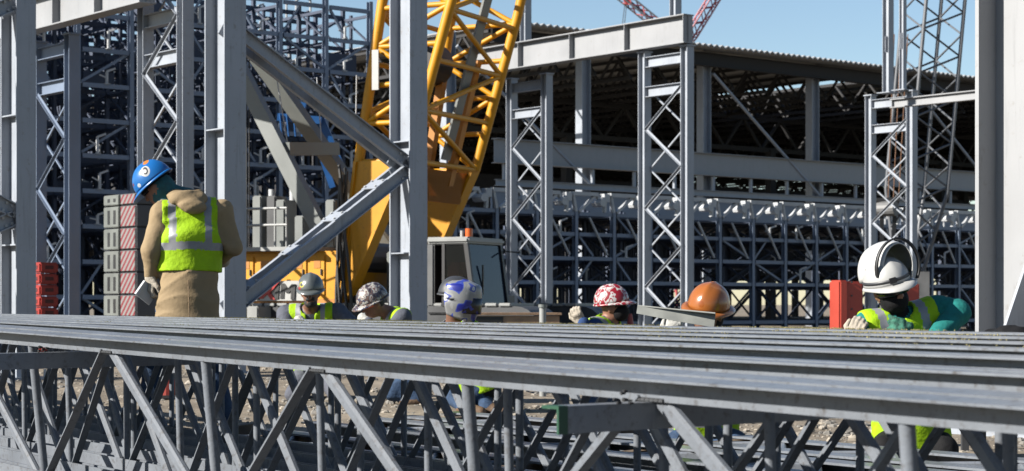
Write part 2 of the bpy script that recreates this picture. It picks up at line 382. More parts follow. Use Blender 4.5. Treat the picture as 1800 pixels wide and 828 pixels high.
bridging(75, 8.85, 617, -1.2, 2.6, 'dark bridging angle crossing under the joists at the left edge')
# timbers under the joists
for k, s in enumerate((-2.6, .6, 3.6, 5.9)):
    p = J0[0] + J0[1] * s; q = Vector((p.x, p.y, 0)) - Vector((JN.x, JN.y, 0)) * .35; r = q + Vector((JN.x, JN.y, 0)) * 3.0
    M, L = barM(Vector((q.x, q.y, zg(q.x, q.y) + .01)), Vector((r.x, r.y, zg(r.x, r.y) + .06)), UP)
    me = rbox(.09, .10, L, DUN, .006, 'dunnage'); o = put('dunnage_timber', me, None, M @ Matrix.Translation((0, 0, L / 2)))
    tag(o, ['weathered timber under the joists at the far left', 'weathered timber under the joists left of the middle', 'weathered timber under the joists below the middle', 'weathered timber under the joists at the right'][k], 'timber', 'timbers under the joists')
# joists lying flat on the ground beyond, among the crouching workers
FLAT = ['grey joist lying flat on the ground, first behind the standing row', 'grey joist lying flat on the ground, second behind the standing row', 'grey joist lying flat on the ground, farthest behind the standing row']
PL = prof('B', (.15, .012), JOIST); FW = prof('O', (.05, .034, .010), JOIST)
for k, (d0, d1, zz, s0_, s1_) in enumerate(((2.25, 2.60, .10, -10, 7), (2.95, 3.35, .12, -9, 8), (3.70, 4.10, .10, -8, 7.5))):
    def gp(s, d, h): q = Vector((JP.x + JU.x * s + JN.x * d, JP.y + JU.y * s + JN.y * d, 0)); q.z = zg(q.x, q.y) + h; return q
    T = thing('flat_joist', gp(2, d0, 0), FLAT[k], 'steel joist', 'joists lying flat on the ground')
    n3 = Vector((JN.x, JN.y, 0))
    for d in (d0, d1):
        bar('chord_plate', PL, gp(-2, d, zz), gp(8.5, d, zz), n3, T); bar('chord_leg', prof('B', (.012, .10), JOIST), gp(-2, d, zz - .06), gp(8.5, d, zz - .06), n3, T)
    s = -1.6 + .2 * k
    while s < 7.7:
        bar('web_bar', FW, gp(s, d0, zz - .03), gp(s + .42, d1, zz - .03), UP, T); bar('web_bar', FW, gp(s + .42, d1, zz - .03), gp(s + .84, d0, zz - .03), UP, T); s += .84
    for s in (-1, 2.2, 5.4, 8.2): bar('packing_block', prof('B', (.09, .09), DUN), gp(s, d0 - .12, .05), gp(s, d1 + .12, .05), UP, T)
# yellow grit lying on the far chords
mb = MB(); rnd = random.Random(5)
for i, lo, hi, n in ((4, .45, 1.0, 600), (5, .40, 1.0, 2600), (6, .35, 1.0, 2800), (3, .55, .95, 160), (2, .1, .5, 120)):
    d = .3 * i; Rp = W(1800, JY_R[i], 4.2 + 1.25 * d); Lp = W(0, JY_L[i], 9.4 + 2.8 * d)
    e = (Rp - Lp).normalized(); nf = Vector((e.y, -e.x, 0)).normalized(); nf = -nf if nf.y > 0 else nf
    for q in range(n):
        t = lo + (hi - lo) * (rnd.random() + .15 * math.sin(rnd.random() * 9)); 
        if math.sin(t * 37 + i) + rnd.uniform(-.8, .8) < 0: continue
        p = Lp.lerp(Rp, min(1.02, t)) - nf * rnd.uniform(0.004, .15) + UP * .002; r = rnd.uniform(.002, .005)
        pts = [p + Vector((math.cos(a) * r, math.sin(a) * r, 0)) for a in (0, 2.1, 4.2)] + [p + UP * r * 1.2]
        mb.add(pts, [(0, 1, 3), (1, 2, 3), (2, 0, 3)])
tag(put('yellow_grit', mb.mesh('yellow_grit', mat('yellow_sand', (.72, .60, .25), .9, var=.2, scale=50))), 'yellow sandy grit lying along the far joist chords', 'grit', kind='stuff')
# ------------------------------------------------------------------ big front columns
def hcolumn(T, base, h, w_, d, web_dir, m=STEEL, name='column_shaft', tf=.022, tw=.014):
    return bar(name, prof('H', (w_, d, tf, tw), m), base, base + UP * h, web_dir, T)
def ground_at(px, Z): return W(px, HZ, Z) * 1.0
FC = []
for k, (t, w_, d, lab) in enumerate(((0, .24, .44, 'tall grey steel column at the left edge of the picture'),
                                  (2.76, .31, .49, 'tall grey steel column just right of the worker in tan'),
                                  (5.59, .29, .47, 'tall grey steel column standing in front of the yellow crane boom'))):
    p = Vector((-5.74, 22.0, 0)) + B * t; p.z = 0
    T = thing('steel_column', p, lab, 'column', 'tall grey steel columns of the front row'); FC.append((p, T, d))
    hcolumn(T, p + UP * .03, 9.0, w_, d, A)
    Fm = frame(p, A); fbox('base_plate', Fm, (-.3, .3), (-.28, .28), (0, .03), STEEL, T)
    for zz in (1.55, 3.05):                           # web stiffeners where the braces meet
        for sy in (-1, 1):
            a_, b_ = sorted((sy * .009, sy * (w_ / 2 - .008))); fbox('web_stiffener', Fm, (-d / 2 + .024, d / 2 - .024), (a_, b_), (zz, zz + .016), STEEL, T)
    for sx in (-1, 1):
        for sy in (-1, 1): put('anchor_bolt', prof('R', (.018, 8), GALV), T, Fm @ Matrix.Translation((sx * .24, sy * .22, .03)) @ Matrix.Diagonal((1, 1, .09, 1)))
# K braces: two channels with battens
def brace(p0, p1, label, nb=3, gap=.20, up=None):
    T = thing('knee_brace', (p0 + p1) / 2, label, 'steel brace', 'double braces between the front columns')
    ax = (p1 - p0).normalized(); hz = B - ax * B.dot(ax); nrm = ax.cross(A).normalized()
    if nrm.z < 0: nrm = -nrm
    for sgn in (1, -1):
        o = A * (sgn * gap / 2)
        M, L = barM(p0 + o, p1 + o, nrm)
        put('channel', prof('C', (.17, .07, .012), STEEL), T, M @ (Matrix.Scale(-1, 4, (0, 1, 0)) if M.col[1].to_3d().dot(A * sgn) < 0 else Matrix.Identity(4)) @ Matrix.Diagonal((1, 1, L, 1)))
    for q in range(nb):
        c = p0.lerp(p1, (q + .6) / nb); Fm = Matrix((ax, A, nrm)).transposed().to_4x4(); Fm.translation = c
        fbox('batten_plate', Fm, (-.11, .11), (-gap / 2 - .07, gap / 2 + .07), (.0855, .0955), STEEL, T)
        for bx in (-.07, .07):
            for by in (-.12, .12): put('bolt', prof('R', (.018, 6), GALV), T, Fm @ Matrix.Translation((bx, by, .0955)) @ Matrix.Diagonal((1, 1, .02, 1)))
    for c in (p0, p1):
        Fm = Matrix((ax, A, nrm)).transposed().to_4x4(); Fm.translation = c
        gu = fbox('gusset_plate', Fm, (-.16, .16), (-.012, .012), (-.13, .13), STEEL, T, .003)
        for bx in (-.11, -.037, .037, .11):
            for bz in (-.05, .05): put('bolt', prof('R', (.018, 6), GALV), gu, Fm @ Matrix.Translation((bx, -gap / 2 - .012, bz)) @ Matrix.Rotation(PI / 2, 4, 'X') @ Matrix.Diagonal((1, 1, .022, 1)))
p1, p2, p3 = FC[0][0], FC[1][0], FC[2][0]
def at(p, py): return Vector((p.x, p.y, CAMZ - (py - HZ) / F * p.y))
brace(at(p2, 55) + B * .1, at(p3, 285) - B * .15, 'upper double brace sloping down to the column before the crane')
brace(at(p3, 302) - B * .12, at(p2, 535) + B * .12, 'lower double brace sloping down from the column before the crane', 4)
q0 = p1 - B * 2.8
brace(at(q0, 140), at(p1, 372) - B * .12, 'double brace sloping down to the column at the left edge')
brace(at(p1, 385) - B * .12, at(q0, 560), 'double brace sloping away below at the left edge')
brace(at(p1, 8) - B * .1, at(q0, 190), 'high double brace at the top left corner')
# right column, close
p = W(1814, HZ, 12.6); p.z = 0
T = thing('steel_column', p, 'pale broad steel column filling the right edge of the picture', 'column')
hcolumn(T, p + UP * .04, 7.0, .40, .62, A, WHITEST, tf=.03, tw=.02)
Fm = frame(p, A); fbox('base_plate', Fm, (-.42, .42), (-.34, .34), (0, .04), STEEL, T)
mb = MB(); Mg = frame(p + A * -.02, -B, UP, A)
mb.prism([(.012, .04), (.34, .04), (.34, .65), (.30, .70), (.012, 1.22)], Matrix(((-B.x, 0, A.x, p.x), (-B.y, 0, A.y, p.y), (0, 1, 0, 0), (0, 0, 0, 1))), .02)
put('stiffener_plate', mb.mesh('stiffener_plate', STEEL), T)
# ------------------------------------------------------------------ laced towers and girders
def tower(px, Z, h, label, extra=0, spread=1.3, m=STEEL, cross=None):
    c = W(px, HZ, Z); c.z = 0
    T = thing('laced_tower', c, label, 'steel tower', 'laced twin column towers')
    for sgn in (-1, 1):
        hcolumn(T, c + A * sgn * spread / 2, h, .20, .20, A, m, 'tower_column', .014, .010)
        bar('column_cap', prof('B', (.26, .24), m), c + A * sgn * spread / 2 + UP * h, c + A * sgn * spread / 2 + UP * (h + .025), A, T)
    z = .4; s = 1
    while z + .84 < h - .5:
        for off in (-.075, .075):
            g = s if off < 0 else -s
            a = c + A * (-g * (spread / 2 - .10)) + B * off + UP * z; b_ = c + A * (g * (spread / 2 - .10)) + B * off + UP * (z + .84)
            bar('lacing_bar', prof('L', (.052, .006) if off < 0 else (.030, .005), m), a, b_, -B if off < 0 else B, T)
        z += .84; s = -s
    for z in cross or (h - .12, h - .75):
        bar('cross_beam', prof('H', (.16, .22, .012, .01), m), c - A * (spread / 2 - .10) + UP * (z - .1), c + A * (spread / 2 - .10) + UP * (z - .1), UP, T)
    if extra:
        q = c - A * (spread / 2 - .35) + UP * (h + .05)
        hcolumn(T, q, extra, .18, .18, A, m, 'upper_column', .014, .01)
    return T, c
tower(290, 30.3, 8.2, 'laced twin column tower behind the worker in tan', cross=(5.55, 4.9))
tower(97, 33.4, 5.55, 'laced twin column tower behind the leftmost column', m=RACKM)  # darker blue rack paint puts this tower's shade into its colour
tower(1170, 40.0, 6.25, 'laced twin column tower in the middle right, with an upper post', 3.2)
tower(930, 44.8, 6.25, 'laced twin column tower just right of the yellow crane', 0)
tower(1566, 47.0, 6.10, 'laced twin column tower beside the dark lattice crane boom', 0)
def girder(p0, p1, dep, label, w_=.30, m=WHITEST):
    T = thing('steel_girder', (p0 + p1) / 2, label, 'girder')
    bar('girder_beam', prof('H', (w_, dep, .022, .014), m), p0, p1, UP, T)
    n = int((p1 - p0).length / 1.5); ax = (p1 - p0).normalized()
    for k in range(n + 1):
        c = p0 + ax * ((p1 - p0).length * (k + .02) / (n + .04)); Fm = frame(c, ax)
        for sy in (-1, 1):
            a, b_ = sorted((sy * .008, sy * (w_ / 2 - .01))); fbox('stiffener', Fm, (-.006, .006), (a, b_), (-dep / 2 + .023, dep / 2 - .023), m, T)
    return T
c = W(1205, HZ, 39.4); c.z = 6.30 + .30
girder(c - A * .1, c + A * 7.2, .60, 'long pale girder with dappled shadows on top of the laced towers')
c = W(244, HZ, 30.0); c.z = 5.90; girder(c - A * .3, c + A * 7.5, .58, 'pale girder with dappled shadows at the upper left')
c = W(175, HZ, 37.5); c.z = 7.2; girder(c - A * .5, c + A * 7.5, .5, 'second pale girder higher up at the upper left')
c = W(1716, HZ, 40.5); c.z = 5.35; girder(c - A * .4, c + A * 2.3, .2, 'slim pale beam running to the right hand column', .16)
# single slender posts
def post(px, Z, z0, z1, wd, label):
    c = W(px, HZ, Z); c.z = z0
    T = thing('steel_post', c, label, 'column')
    hcolumn(T, c, z1 - z0, wd, wd, A, STEEL, 'post_shaft', .014, .01)
    fbox('base_plate', frame(c, A), (-.2, .2), (-.2, .2), (-.02, 0), STEEL, T)
    put('splice_plate', rbox(wd * 1.1, .012, .4, STEEL), T, frame(c + UP * min(1.2, (z1 - z0) * .5), B))
post(924, 46.0, 6.95, 10.2, .20, 'slender steel post rising above the girder beside the crane')
post(1561, 47.2, 6.15, 10.5, .20, 'tall slender post left of the dark lattice boom')
post(1587, 46.6, 6.15, 10.8, .13, 'thinner post touching the dark lattice boom')
# ------------------------------------------------------------------ storage racks
def rackpt(t, dep, z): return Vector((-9.05, 42.0, 0)) + B * t + A * dep + UP * z
def rack(label, t0, nb, heights, rows, pit=1.3, inner=True, dens=1.0, group=None, seed=1, boxes=.2):
    rnd = random.Random(seed)
    T = thing('storage_rack', rackpt(t0 + nb * pit / 2, 1, 0), label, 'storage rack')
    U = prof('C', (.14, .10, .012), RACKM); Bm = prof('B', (.10, .05), RACKM); Br = prof('L', (.06, .007), RACKM)
    top = heights[-1]
    for i in range(nb + 1): bar('upright', U, rackpt(t0 + i * pit, 0, 0), rackpt(t0 + i * pit, 0, top + .25), A, T)
    for i in range(nb):
        for j, z in enumerate(heights):
            bar('shelf_beam', Bm, rackpt(t0 + i * pit + .06, -.02, z), rackpt(t0 + (i + 1) * pit - .06, -.02, z), UP, T)
            if j and rnd.random() < .75 * dens:
                z0 = heights[j - 1]
                a, b_ = (z0 + .05, z - .05) if (i + j) % 2 else (z - .05, z0 + .05)
                bar('diagonal_brace', Br, rackpt(t0 + i * pit + .08, .02, a), rackpt(t0 + (i + rnd.choice((.5, 1))) * pit - .08, .02, b_), A, T)
    mbk = None
    for i in range(nb):
        for j, z in enumerate(heights[:-1]):
            if rnd.random() > .8 * dens: continue
            # a galvanised arm with a short strut, standing on the shelf beam
            mb = MB(); q = lambda t, dp, h: Vector((t, dp, h))
            L = rnd.uniform(.18, .42)
            mb.tube((0, 0, .05), (0, 0, .05 + L), .035, 8); mb.bar((0, 0, .05 + L), (.16, -.10, .12 + L), .045)
            mb.bar((0, 0, .05 + L * .5), (-.16, .05, L * .9), .03); mb.box(-.06, .06, -.05, .05, .045, .06)
            p = rackpt(t0 + (i + rnd.uniform(.25, .55)) * pit, -.04, z)
            put('roller_bracket', mb.mesh('roller_bracket', GALV), T, frame(p, B))
    if inner:
        mb = MB()
        for r in range(1, rows):
            dp = r * 1.25
            for i in range(nb + 1):
                a = rackpt(t0 + i * pit, dp, 0); mb.bar(a, a + UP * (top + .2), .10, .08, A)
                a = rackpt(t0 + (i + .5) * pit, dp + .6, 0); mb.bar(a, a + UP * (top + .2), .08, .06, A)
                for j, z in enumerate(heights):
                    mb.bar(rackpt(t0 + i * pit, dp - 1.2, z - .08), rackpt(t0 + i * pit, dp, z - .08), .07, .05, UP)
                    if j and rnd.random() < .6: mb.bar(rackpt(t0 + i * pit, dp - 1.2, heights[j - 1]), rackpt(t0 + i * pit, dp, z), .05, .04, B)
            for z in heights:
                mb.bar(rackpt(t0, dp, z), rackpt(t0 + nb * pit, dp, z), .10, .06, UP)
            for i in range(nb):
                for j in range(1, len(heights)):
                    if rnd.random() < .5: mb.bar(rackpt(t0 + i * pit, dp, heights[j - 1]), rackpt(t0 + (i + 1) * pit, dp, heights[j]), .05, .05, A)
                    if rnd.random() < boxes:
                        z = heights[j - 1]; t_ = t0 + (i + .5) * pit; w_ = rnd.uniform(.2, .5); h_ = rnd.uniform(.15, .5)
                        mb.box(-w_, w_, -.3, .3, .06, .06 + h_, frame(rackpt(t_, dp - .6, z), B))
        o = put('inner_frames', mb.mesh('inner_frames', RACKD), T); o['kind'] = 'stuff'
        mb = MB()
        for r in range(1, min(rows, 4)):
            for i in range(nb):
                for j in range(len(heights)):
                    if rnd.random() < .5 * dens:
                        p = rackpt(t0 + (i + rnd.random()) * pit, r * 1.25 - .6 * rnd.random(), heights[j] + .04); L = rnd.uniform(.1, .35)
                        mb.tube(p, p + UP * L, .03, 6); mb.bar(p + UP * L, p + UP * (L + .06) + B * rnd.uniform(-.2, .2), .05)
        o = put('inner_fittings', mb.mesh('inner_fittings', GALV), T); o['kind'] = 'stuff'
    return T
lv = [.25 + .78 * i for i in range(11)]
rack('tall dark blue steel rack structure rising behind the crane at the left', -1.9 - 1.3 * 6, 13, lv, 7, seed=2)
# framework that closes the rack at its back
mb = MB()
for j in range(34):
    p = rackpt(-12 + j * .62, 9.5, 0); mb.bar(p, p + UP * 8.2, .45, .06, B)
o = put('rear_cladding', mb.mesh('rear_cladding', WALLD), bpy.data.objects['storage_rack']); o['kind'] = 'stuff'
# low rack at the right with the row of white cantilever brackets
lr = [.35, 1.45, 2.1, 2.75, 3.3]
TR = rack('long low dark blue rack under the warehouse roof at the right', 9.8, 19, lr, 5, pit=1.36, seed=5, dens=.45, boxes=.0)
Bk = MB(); Bk.box(-.42, .30, -.05, .05, .34, .42); Bk.bar((-.38, 0, .34), (-.30, 0, 0), .06); Bk.bar((.24, 0, .34), (-.22, 0, 0), .06); Bk.tube((.36, -.12, .2), (.36, .12, .2), .09, 8); Bk.bar((.30, 0, .38), (.42, 0, .16), .06); Bk.box(.46, .62, -.06, .06, .22, .40); Bk.bar((.52, 0, 0), (.54, 0, .25), .06)
bkm = Bk.mesh('cantilever_bracket', GALV)
BS = Matrix.Diagonal((1.25, 1.6, 1.25, 1))
for i in range(20): put('cantilever_bracket', bkm, TR, frame(rackpt(9.8 + 1.36 * i + .3, -.05, 3.36), B) @ BS)
for i in range(19): fbox('top_deck', frame(rackpt(9.8 + 1.36 * i, 0, 0), B), (.05, 1.31), (.10, 5.4), (3.20, 3.235), RACKD, TR)      # deck plates over each bay
# slanting galvanised stays on its face
for i in range(18):
    bar('stay_rod', prof('R', (.035, 8), GALV), rackpt(9.8 + 1.36 * i + .35, -.12, 3.2), rackpt(9.8 + 1.36 * i + 1.0, -.12, 2.2), UP, TR)
# ------------------------------------------------------------------ warehouse
Q0 = Vector((7.3, 72.0, 0))
def wh(t, dep, z): return Q0 + B * t + A * dep + UP * z
RZ = 10.45
T = thing('warehouse', wh(0, 0, 0), 'open sided warehouse with dark interior and ribbed roof edge', 'building')
for i in range(-2, 12): bar('front_column', prof('H', (.36, .42, .025, .015), STEEL), wh(i * 6.1, 0, 0), wh(i * 6.1, 0, RZ - .1), B, T)
def deck(t0, t1, d0, d1):
    n = int((t1 - t0) / .15); v = []; f = []
    for i in range(n + 1):
        z = RZ + (.09 if (i // 1) % 2 else 0); t = t0 + (t1 - t0) * i / n
        v += [wh(t, d0, z), wh(t, d1, z), wh(t, d0, z + .05), wh(t, d1, z + .05)]
    for i in range(n):
        a = 4 * i; f += [(a, a + 1, a + 5, a + 4), (a + 2, a + 6, a + 7, a + 3), (a, a + 4, a + 6, a + 2), (a + 1, a + 3, a + 7, a + 5)]
    return put('roof_deck', mesh('roof_deck', v, f, DECKM), T)
deck(-10.6, 9.9, -1.2, 46); deck(9.9, 12.4, -1.2, 1.3); deck(9.9, 12.4, 10.5, 46); deck(12.4, 78, -1.2, 46)
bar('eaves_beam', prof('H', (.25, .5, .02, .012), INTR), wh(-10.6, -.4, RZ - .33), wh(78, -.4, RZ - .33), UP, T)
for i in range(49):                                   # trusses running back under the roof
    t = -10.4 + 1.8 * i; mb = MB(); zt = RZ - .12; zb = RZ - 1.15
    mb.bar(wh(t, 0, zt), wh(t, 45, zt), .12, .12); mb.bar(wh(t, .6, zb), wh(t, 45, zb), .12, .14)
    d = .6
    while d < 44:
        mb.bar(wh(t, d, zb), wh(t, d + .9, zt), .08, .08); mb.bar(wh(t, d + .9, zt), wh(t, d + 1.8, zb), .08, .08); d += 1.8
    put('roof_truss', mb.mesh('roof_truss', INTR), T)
for j in range(1, 6):                                 # carrying trusses across, lower
    mb = MB(); dp = j * 8.0; zt = RZ - 1.2; zb = RZ - 2.6
    mb.bar(wh(-10, dp, zt), wh(78, dp, zt), .2, .2); mb.bar(wh(-10, dp, zb), wh(78, dp, zb), .2, .2)
    t = -10
    while t < 76: mb.bar(wh(t, dp, zb), wh(t + 1.2, dp, zt), .12, .12); mb.bar(wh(t + 1.2, dp, zt), wh(t + 2.4, dp, zb), .12, .12); t += 2.4
    put('carrying_truss', mb.mesh('carrying_truss', INTR), T)
    for i in range(-1, 8): bar('inner_column', prof('B', (.35, .35), INTR), wh(i * 12.2, dp, 0), wh(i * 12.2, dp, zb), B, T)
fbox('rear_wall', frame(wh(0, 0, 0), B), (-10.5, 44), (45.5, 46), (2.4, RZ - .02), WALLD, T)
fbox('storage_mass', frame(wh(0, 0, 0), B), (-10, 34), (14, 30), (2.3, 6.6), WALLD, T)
Fw = frame(wh(0, 0, 0), B)
bar('fascia_girder', prof('H', (.3, .85, .025, .02), WHITEST), wh(-10.6, -.5, 6.15), wh(78, -.5, 6.15), UP, T)
bar('lower_rail', prof('H', (.2, .22, .015, .012), STEEL), wh(-10.6, -.6, 5.05), wh(78, -.6, 5.05), UP, T)
fbox('parapet_panel', Fw, (-10.6, 78), (-.35, -.3), (3.7, 4.9), RACKM, T)
for i in range(-5, 36): bar('rail_post', prof('B', (.10, .10), STEEL), wh(i * 2.03, -.5, 5.16), wh(i * 2.03, -.5, 5.70), B, T)
for i in range(-2, 6, 2): bar('sway_rod', prof('R', (.06, 8), STEEL), wh(i * 6.1, -.5, 9.6), wh(i * 6.1 + 6.1, -.5, 5.1), UP, T)
# ------------------------------------------------------------------ yellow crawler crane
cc = Vector((.906, -.423, 0)).normalized(); cq = Vector((.423, .906, 0)).normalized(); CO = Vector((-2.8, 31.0, 0))
CF = Matrix((cc, cq, UP)).transposed().to_4x4(); CF.translation = CO
def cp(t, l, z): return CF @ Vector((t, l, z))
def tpx(px, l=0.0):
    k = (px - 900) / F; return (k * (CO.y + cq.y * l) - CO.x - cq.x * l) / (cc.x - k * cc.y)
def zpy(py, px, l=0.0):
    t = tpx(px, l); return CAMZ - (py - HZ) / F * cp(t, l, 0).y
T = thing('crawler_crane', cp(0, 1.4, 0), 'yellow crawler crane with lattice boom and dark cab', 'crane')
for l0 in (-.1, 2.5):                                 # crawler tracks
    n = 12; pts = []
    for i in range(n + 1): a = PI / 2 + PI * i / n; pts.append((-2.6 + .42 * math.cos(a), .42 + .42 * math.sin(a)))
    for i in range(n + 1): a = -PI / 2 + PI * i / n; pts.append((3.2 + .42 * math.cos(a), .42 + .42 * math.sin(a)))
    mb = MB(); Mx = CF @ Matrix(((1, 0, 0, 0), (0, 0, 1, l0), (0, 1, 0, 0), (0, 0, 0, 1))); mb.prism(pts, Mx, .85)
    tr = put('crawler_track', mb.mesh('crawler_track', DARKST), T)
    for k in range(24): put('track_shoe', PROF.setdefault('shoe', rbox(.20, .92, .05, CRLIGHT, .01)), tr, CF @ Matrix.Translation((-2.5 + .24 * k, l0 + .425, .865)))
body = fbox('machine_house', CF, (tpx(330), tpx(604)), (0, 2.9), (.92, zpy(442, 500)), YEL, T, .04)
for a, b_ in ((418, 447), (452, 489), (496, 540), (546, 572)):        # doors with louvres
    d = fbox('house_door', CF, (tpx(a), tpx(b_)), (-.025, .01), (1.02, zpy(450, 500)), YEL, T, .01)
    fbox('louvre', CF, (tpx(a) + .08, tpx(b_) - .08), (-.032, -.02), (zpy(472, 500), zpy(458, 500)), ORG, d)
    fbox('door_handle', CF, (tpx(b_) - .07, tpx(b_) - .05), (-.05, -.02), (1.35, 1.45), BLACK, d)
fbox('lower_frame', CF, (tpx(340), tpx(600)), (-.02, 2.8), (.86, .96), ORG, T)
fbox('tool_box', CF, (tpx(412), tpx(452)), (-.5, -.05), (.62, .80), CRLIGHT, T, .02)
fbox('tool_box', CF, (tpx(462), tpx(482)), (-.5, -.05), (.62, .84), CRLIGHT, T, .02)
fbox('front_deck', CF, (tpx(604), tpx(770)), (.2, 2.9), (.90, 1.02), DARKST, T)
fbox('front_cabinet', CF, (tpx(632), tpx(668)), (.9, 2.0), (1.0, zpy(440, 650)), CRGREY, T, .02)
# name board
sb = fbox('name_board', CF, (tpx(412), tpx(545)), (-.075, -.04), (zpy(529, 480), zpy(494, 480)), WHITEP, T, .006)
def text(ch, px, py, h, m, parent, ex=.012, sx=1.0):
    cu = bpy.data.curves.new('letter', 'FONT'); cu.body = ch; cu.size = h * 1.38; cu.extrude = ex; cu.align_x = 'CENTER'
    to = bpy.data.objects.new('letter_tmp', cu); C.objects.link(to)
    me = bpy.data.meshes.new_from_object(to.evaluated_get(bpy.context.evaluated_depsgraph_get()))
    bpy.data.objects.remove(to)
    me.materials.clear(); me.materials.append(m)
    t = tpx(px); z = zpy(py, px)
    M = CF @ Matrix.Translation((t, -.078, z)) @ Matrix.Rotation(PI / 2, 4, 'X') @ Matrix(((sx, .12, 0, 0), (0, 1, 0, 0), (0, 0, 1, 0), (0, 0, 0, 1)))
    for off in (-.018, 0, .018):                      # heavy lettering
        put('letter', me, parent, M @ Matrix.Translation((off, 0, abs(off) * .1)))
LRED = mat('letter_red', (.65, .02, .02), .4, var=.05); LBLK = mat('letter_black', (.02, .02, .022), .4, var=.05)
for ch, px, m, sx in (('M', 424, LBLK, 1), ('A', 448, LBLK, 1), ('X', 474, LRED, 1.15), ('I', 491, LBLK, 1), ('M', 510, LBLK, 1.05)): text(ch, px, 526, .27, m, sb, sx=sx)
# swoosh of the red letter
mb = MB(); mb.prism([(0, 0), (.07, 0), (.36, .30), (.30, .30)], CF @ Matrix.Translation((tpx(473), -.10, zpy(517, 473))) @ Matrix.Rotation(PI / 2, 4, 'X'), .012); put('letter_swoosh', mb.mesh('letter_swoosh', LRED), sb)
# deck, railing and machinery on the house
zr = zpy(442, 500)
fbox('walkway', CF, (tpx(405), tpx(560)), (-.25, 1.2), (zr + .005, zr + .07), CRLIGHT, T)
rl = MB()
for z in (zpy(368, 460), zpy(397, 460)): rl.tube(cp(tpx(405), -.2, z), cp(tpx(516), -.2, z), .022)
put('handrail', rl.mesh('handrail', CRLIGHT), T)
for px in (408, 422, 445, 470, 495, 515): bar('rail_post', prof('R', (.02, 8), CRLIGHT), cp(tpx(px), -.2, zr + .06), cp(tpx(px), -.2, zpy(366, 460)), cc, T)
for px, h_, m in ((462, 345, CRGREY), (487, 345, DARKST), (503, 352, CRGREY), (536, 380, CRGREY), (590, 352, CRGREY)):
    t = tpx(px, .7); fbox('engine_unit', CF, (t - .09, t + .09), (.5, .9), (zr + .06, zpy(h_, px, .7)), m, T, .02)
for px in (478, 515): put('exhaust_pipe', prof('R', (.06, 12), GALV), T, CF @ Matrix.Translation((tpx(px, .9), .9, zr + .05)) @ Matrix.Diagonal((1, 1, 1.05, 1)))
drum = MB(); drum.tube(cp(tpx(585), .5, 1.62), cp(tpx(585), 2.6, 1.62), .30, 18)
put('winch_drum', drum.mesh('winch_drum', DARKST), T)
# gantry legs with cross bar and ropes
GL = prof('B', (.26, .18), CRGREY)
for l in (.5, 2.9):
    a = cp(tpx(575 + (l - .5) * 48, l), l, 1.9); lt = .5 if l < 1 else 1.1; b_ = cp(tpx(397 + (lt - .5) * 60, lt), lt, zpy(75, 400, lt))
    g = bar('gantry_leg', GL, a, b_, cc, T); 
    bar('gantry_strut', prof('R', (.05, 10), GALV), a.lerp(b_, .46), cp(tpx(555 + (l - .5) * 48, l), l, zpy(385, 560, l)), cc, T)
a0 = cp(tpx(497, .5), .5, zpy(262, 497, .5)); a1 = cp(tpx(585, 1.9), 1.9, zpy(262, 585, 1.9))
bar('gantry_cross_bar', prof('B', (.22, .30), CRGREY), a0, a1, UP, T)
for k in range(5): bar('rope', prof('R', (.012, 6), BLACK), cp(tpx(424 + 3.5 * k, .8), .8, zpy(470, 425, .8)), cp(tpx(418 + 5 * k, .8), .8, zpy(95, 425, .8)), cc, T)
for k in range(3): bar('rope', prof('R', (.012, 6), GALV), cp(tpx(505 + 60 * k, 1.2), 1.2, zpy(250, 505, 1.2)), cp(tpx(487 + 70 * k, 1.2), 1.2, zpy(140, 490, 1.2)), cc, T)
# hoses at the boom foot
for k in range(6):
    px0 = 596 + 4 * k; mb = MB(); pts = []
    for i in range(15):
        u = i / 14; pts.append(cp(tpx(px0 + 10 * math.sin(u * 3 + k), -.05), -.05 - .03 * k, zpy(290 + 250 * u + 6 * k, px0, 0)))
    for a, b_ in zip(pts, pts[1:]): mb.tube(a, b_, .028, 6)
    put('hydraulic_hose', mb.mesh('hydraulic_hose', BLACK), T)
# boom: two pointed foot plates and the lattice above
back = [(.02, 1.25), (.28, 3.2), (.72, 5.8), (1.47, 8.8)]; front = [(.20, 1.15), (1.2, 3.2), (2.0, 5.8), (2.75, 8.8)]
def on(line, z):
    for (t0, z0), (t1, z1) in zip(line, line[1:]):
        if z <= z1 or (t1, z1) == line[-1]: return t0 + (t1 - t0) * (z - z0) / (z1 - z0)
LN, LF = .10, 2.55
def plate(nm, l, thick, m):
    mb = MB(); pts = [back[0], (.12, 1.0), front[0], front[1], back[1]]
    Mx = CF @ Matrix(((1, 0, 0, 0), (0, 0, 1, l), (0, 1, 0, 0), (0, 0, 0, 1))); mb.prism(pts, Mx, thick)
    o = put(nm, mb.mesh(nm, m), T)
    for line in (back, front):                        # flange along each edge
        (t0, z0), (t1, z1) = line[0], line[1]
        bar('edge_flange', prof('B', (.05, thick + .09), m), cp(t0, l + thick / 2, z0), cp(t1, l + thick / 2, z1), cc, o)
    return o
for l in (LN - .1, LF - .1): plate('boom_foot_plate', l, .20, YEL)
fb = MB(); fb.prism([(0, 0), (LF - LN - .2, 0), (LF - LN - .2, .55), (0, .55)], CF @ Matrix(((0, .31, 0, .95), (1, 0, 0, LN + .1), (0, .95, 0, 2.6), (0, 0, 0, 1))), .03)
put('boom_end_plate', fb.mesh('boom_end_plate', ORG), T)
CHD = prof('R', (.085, 12), YEL); LAC = prof('R', (.045, 10), YEL)
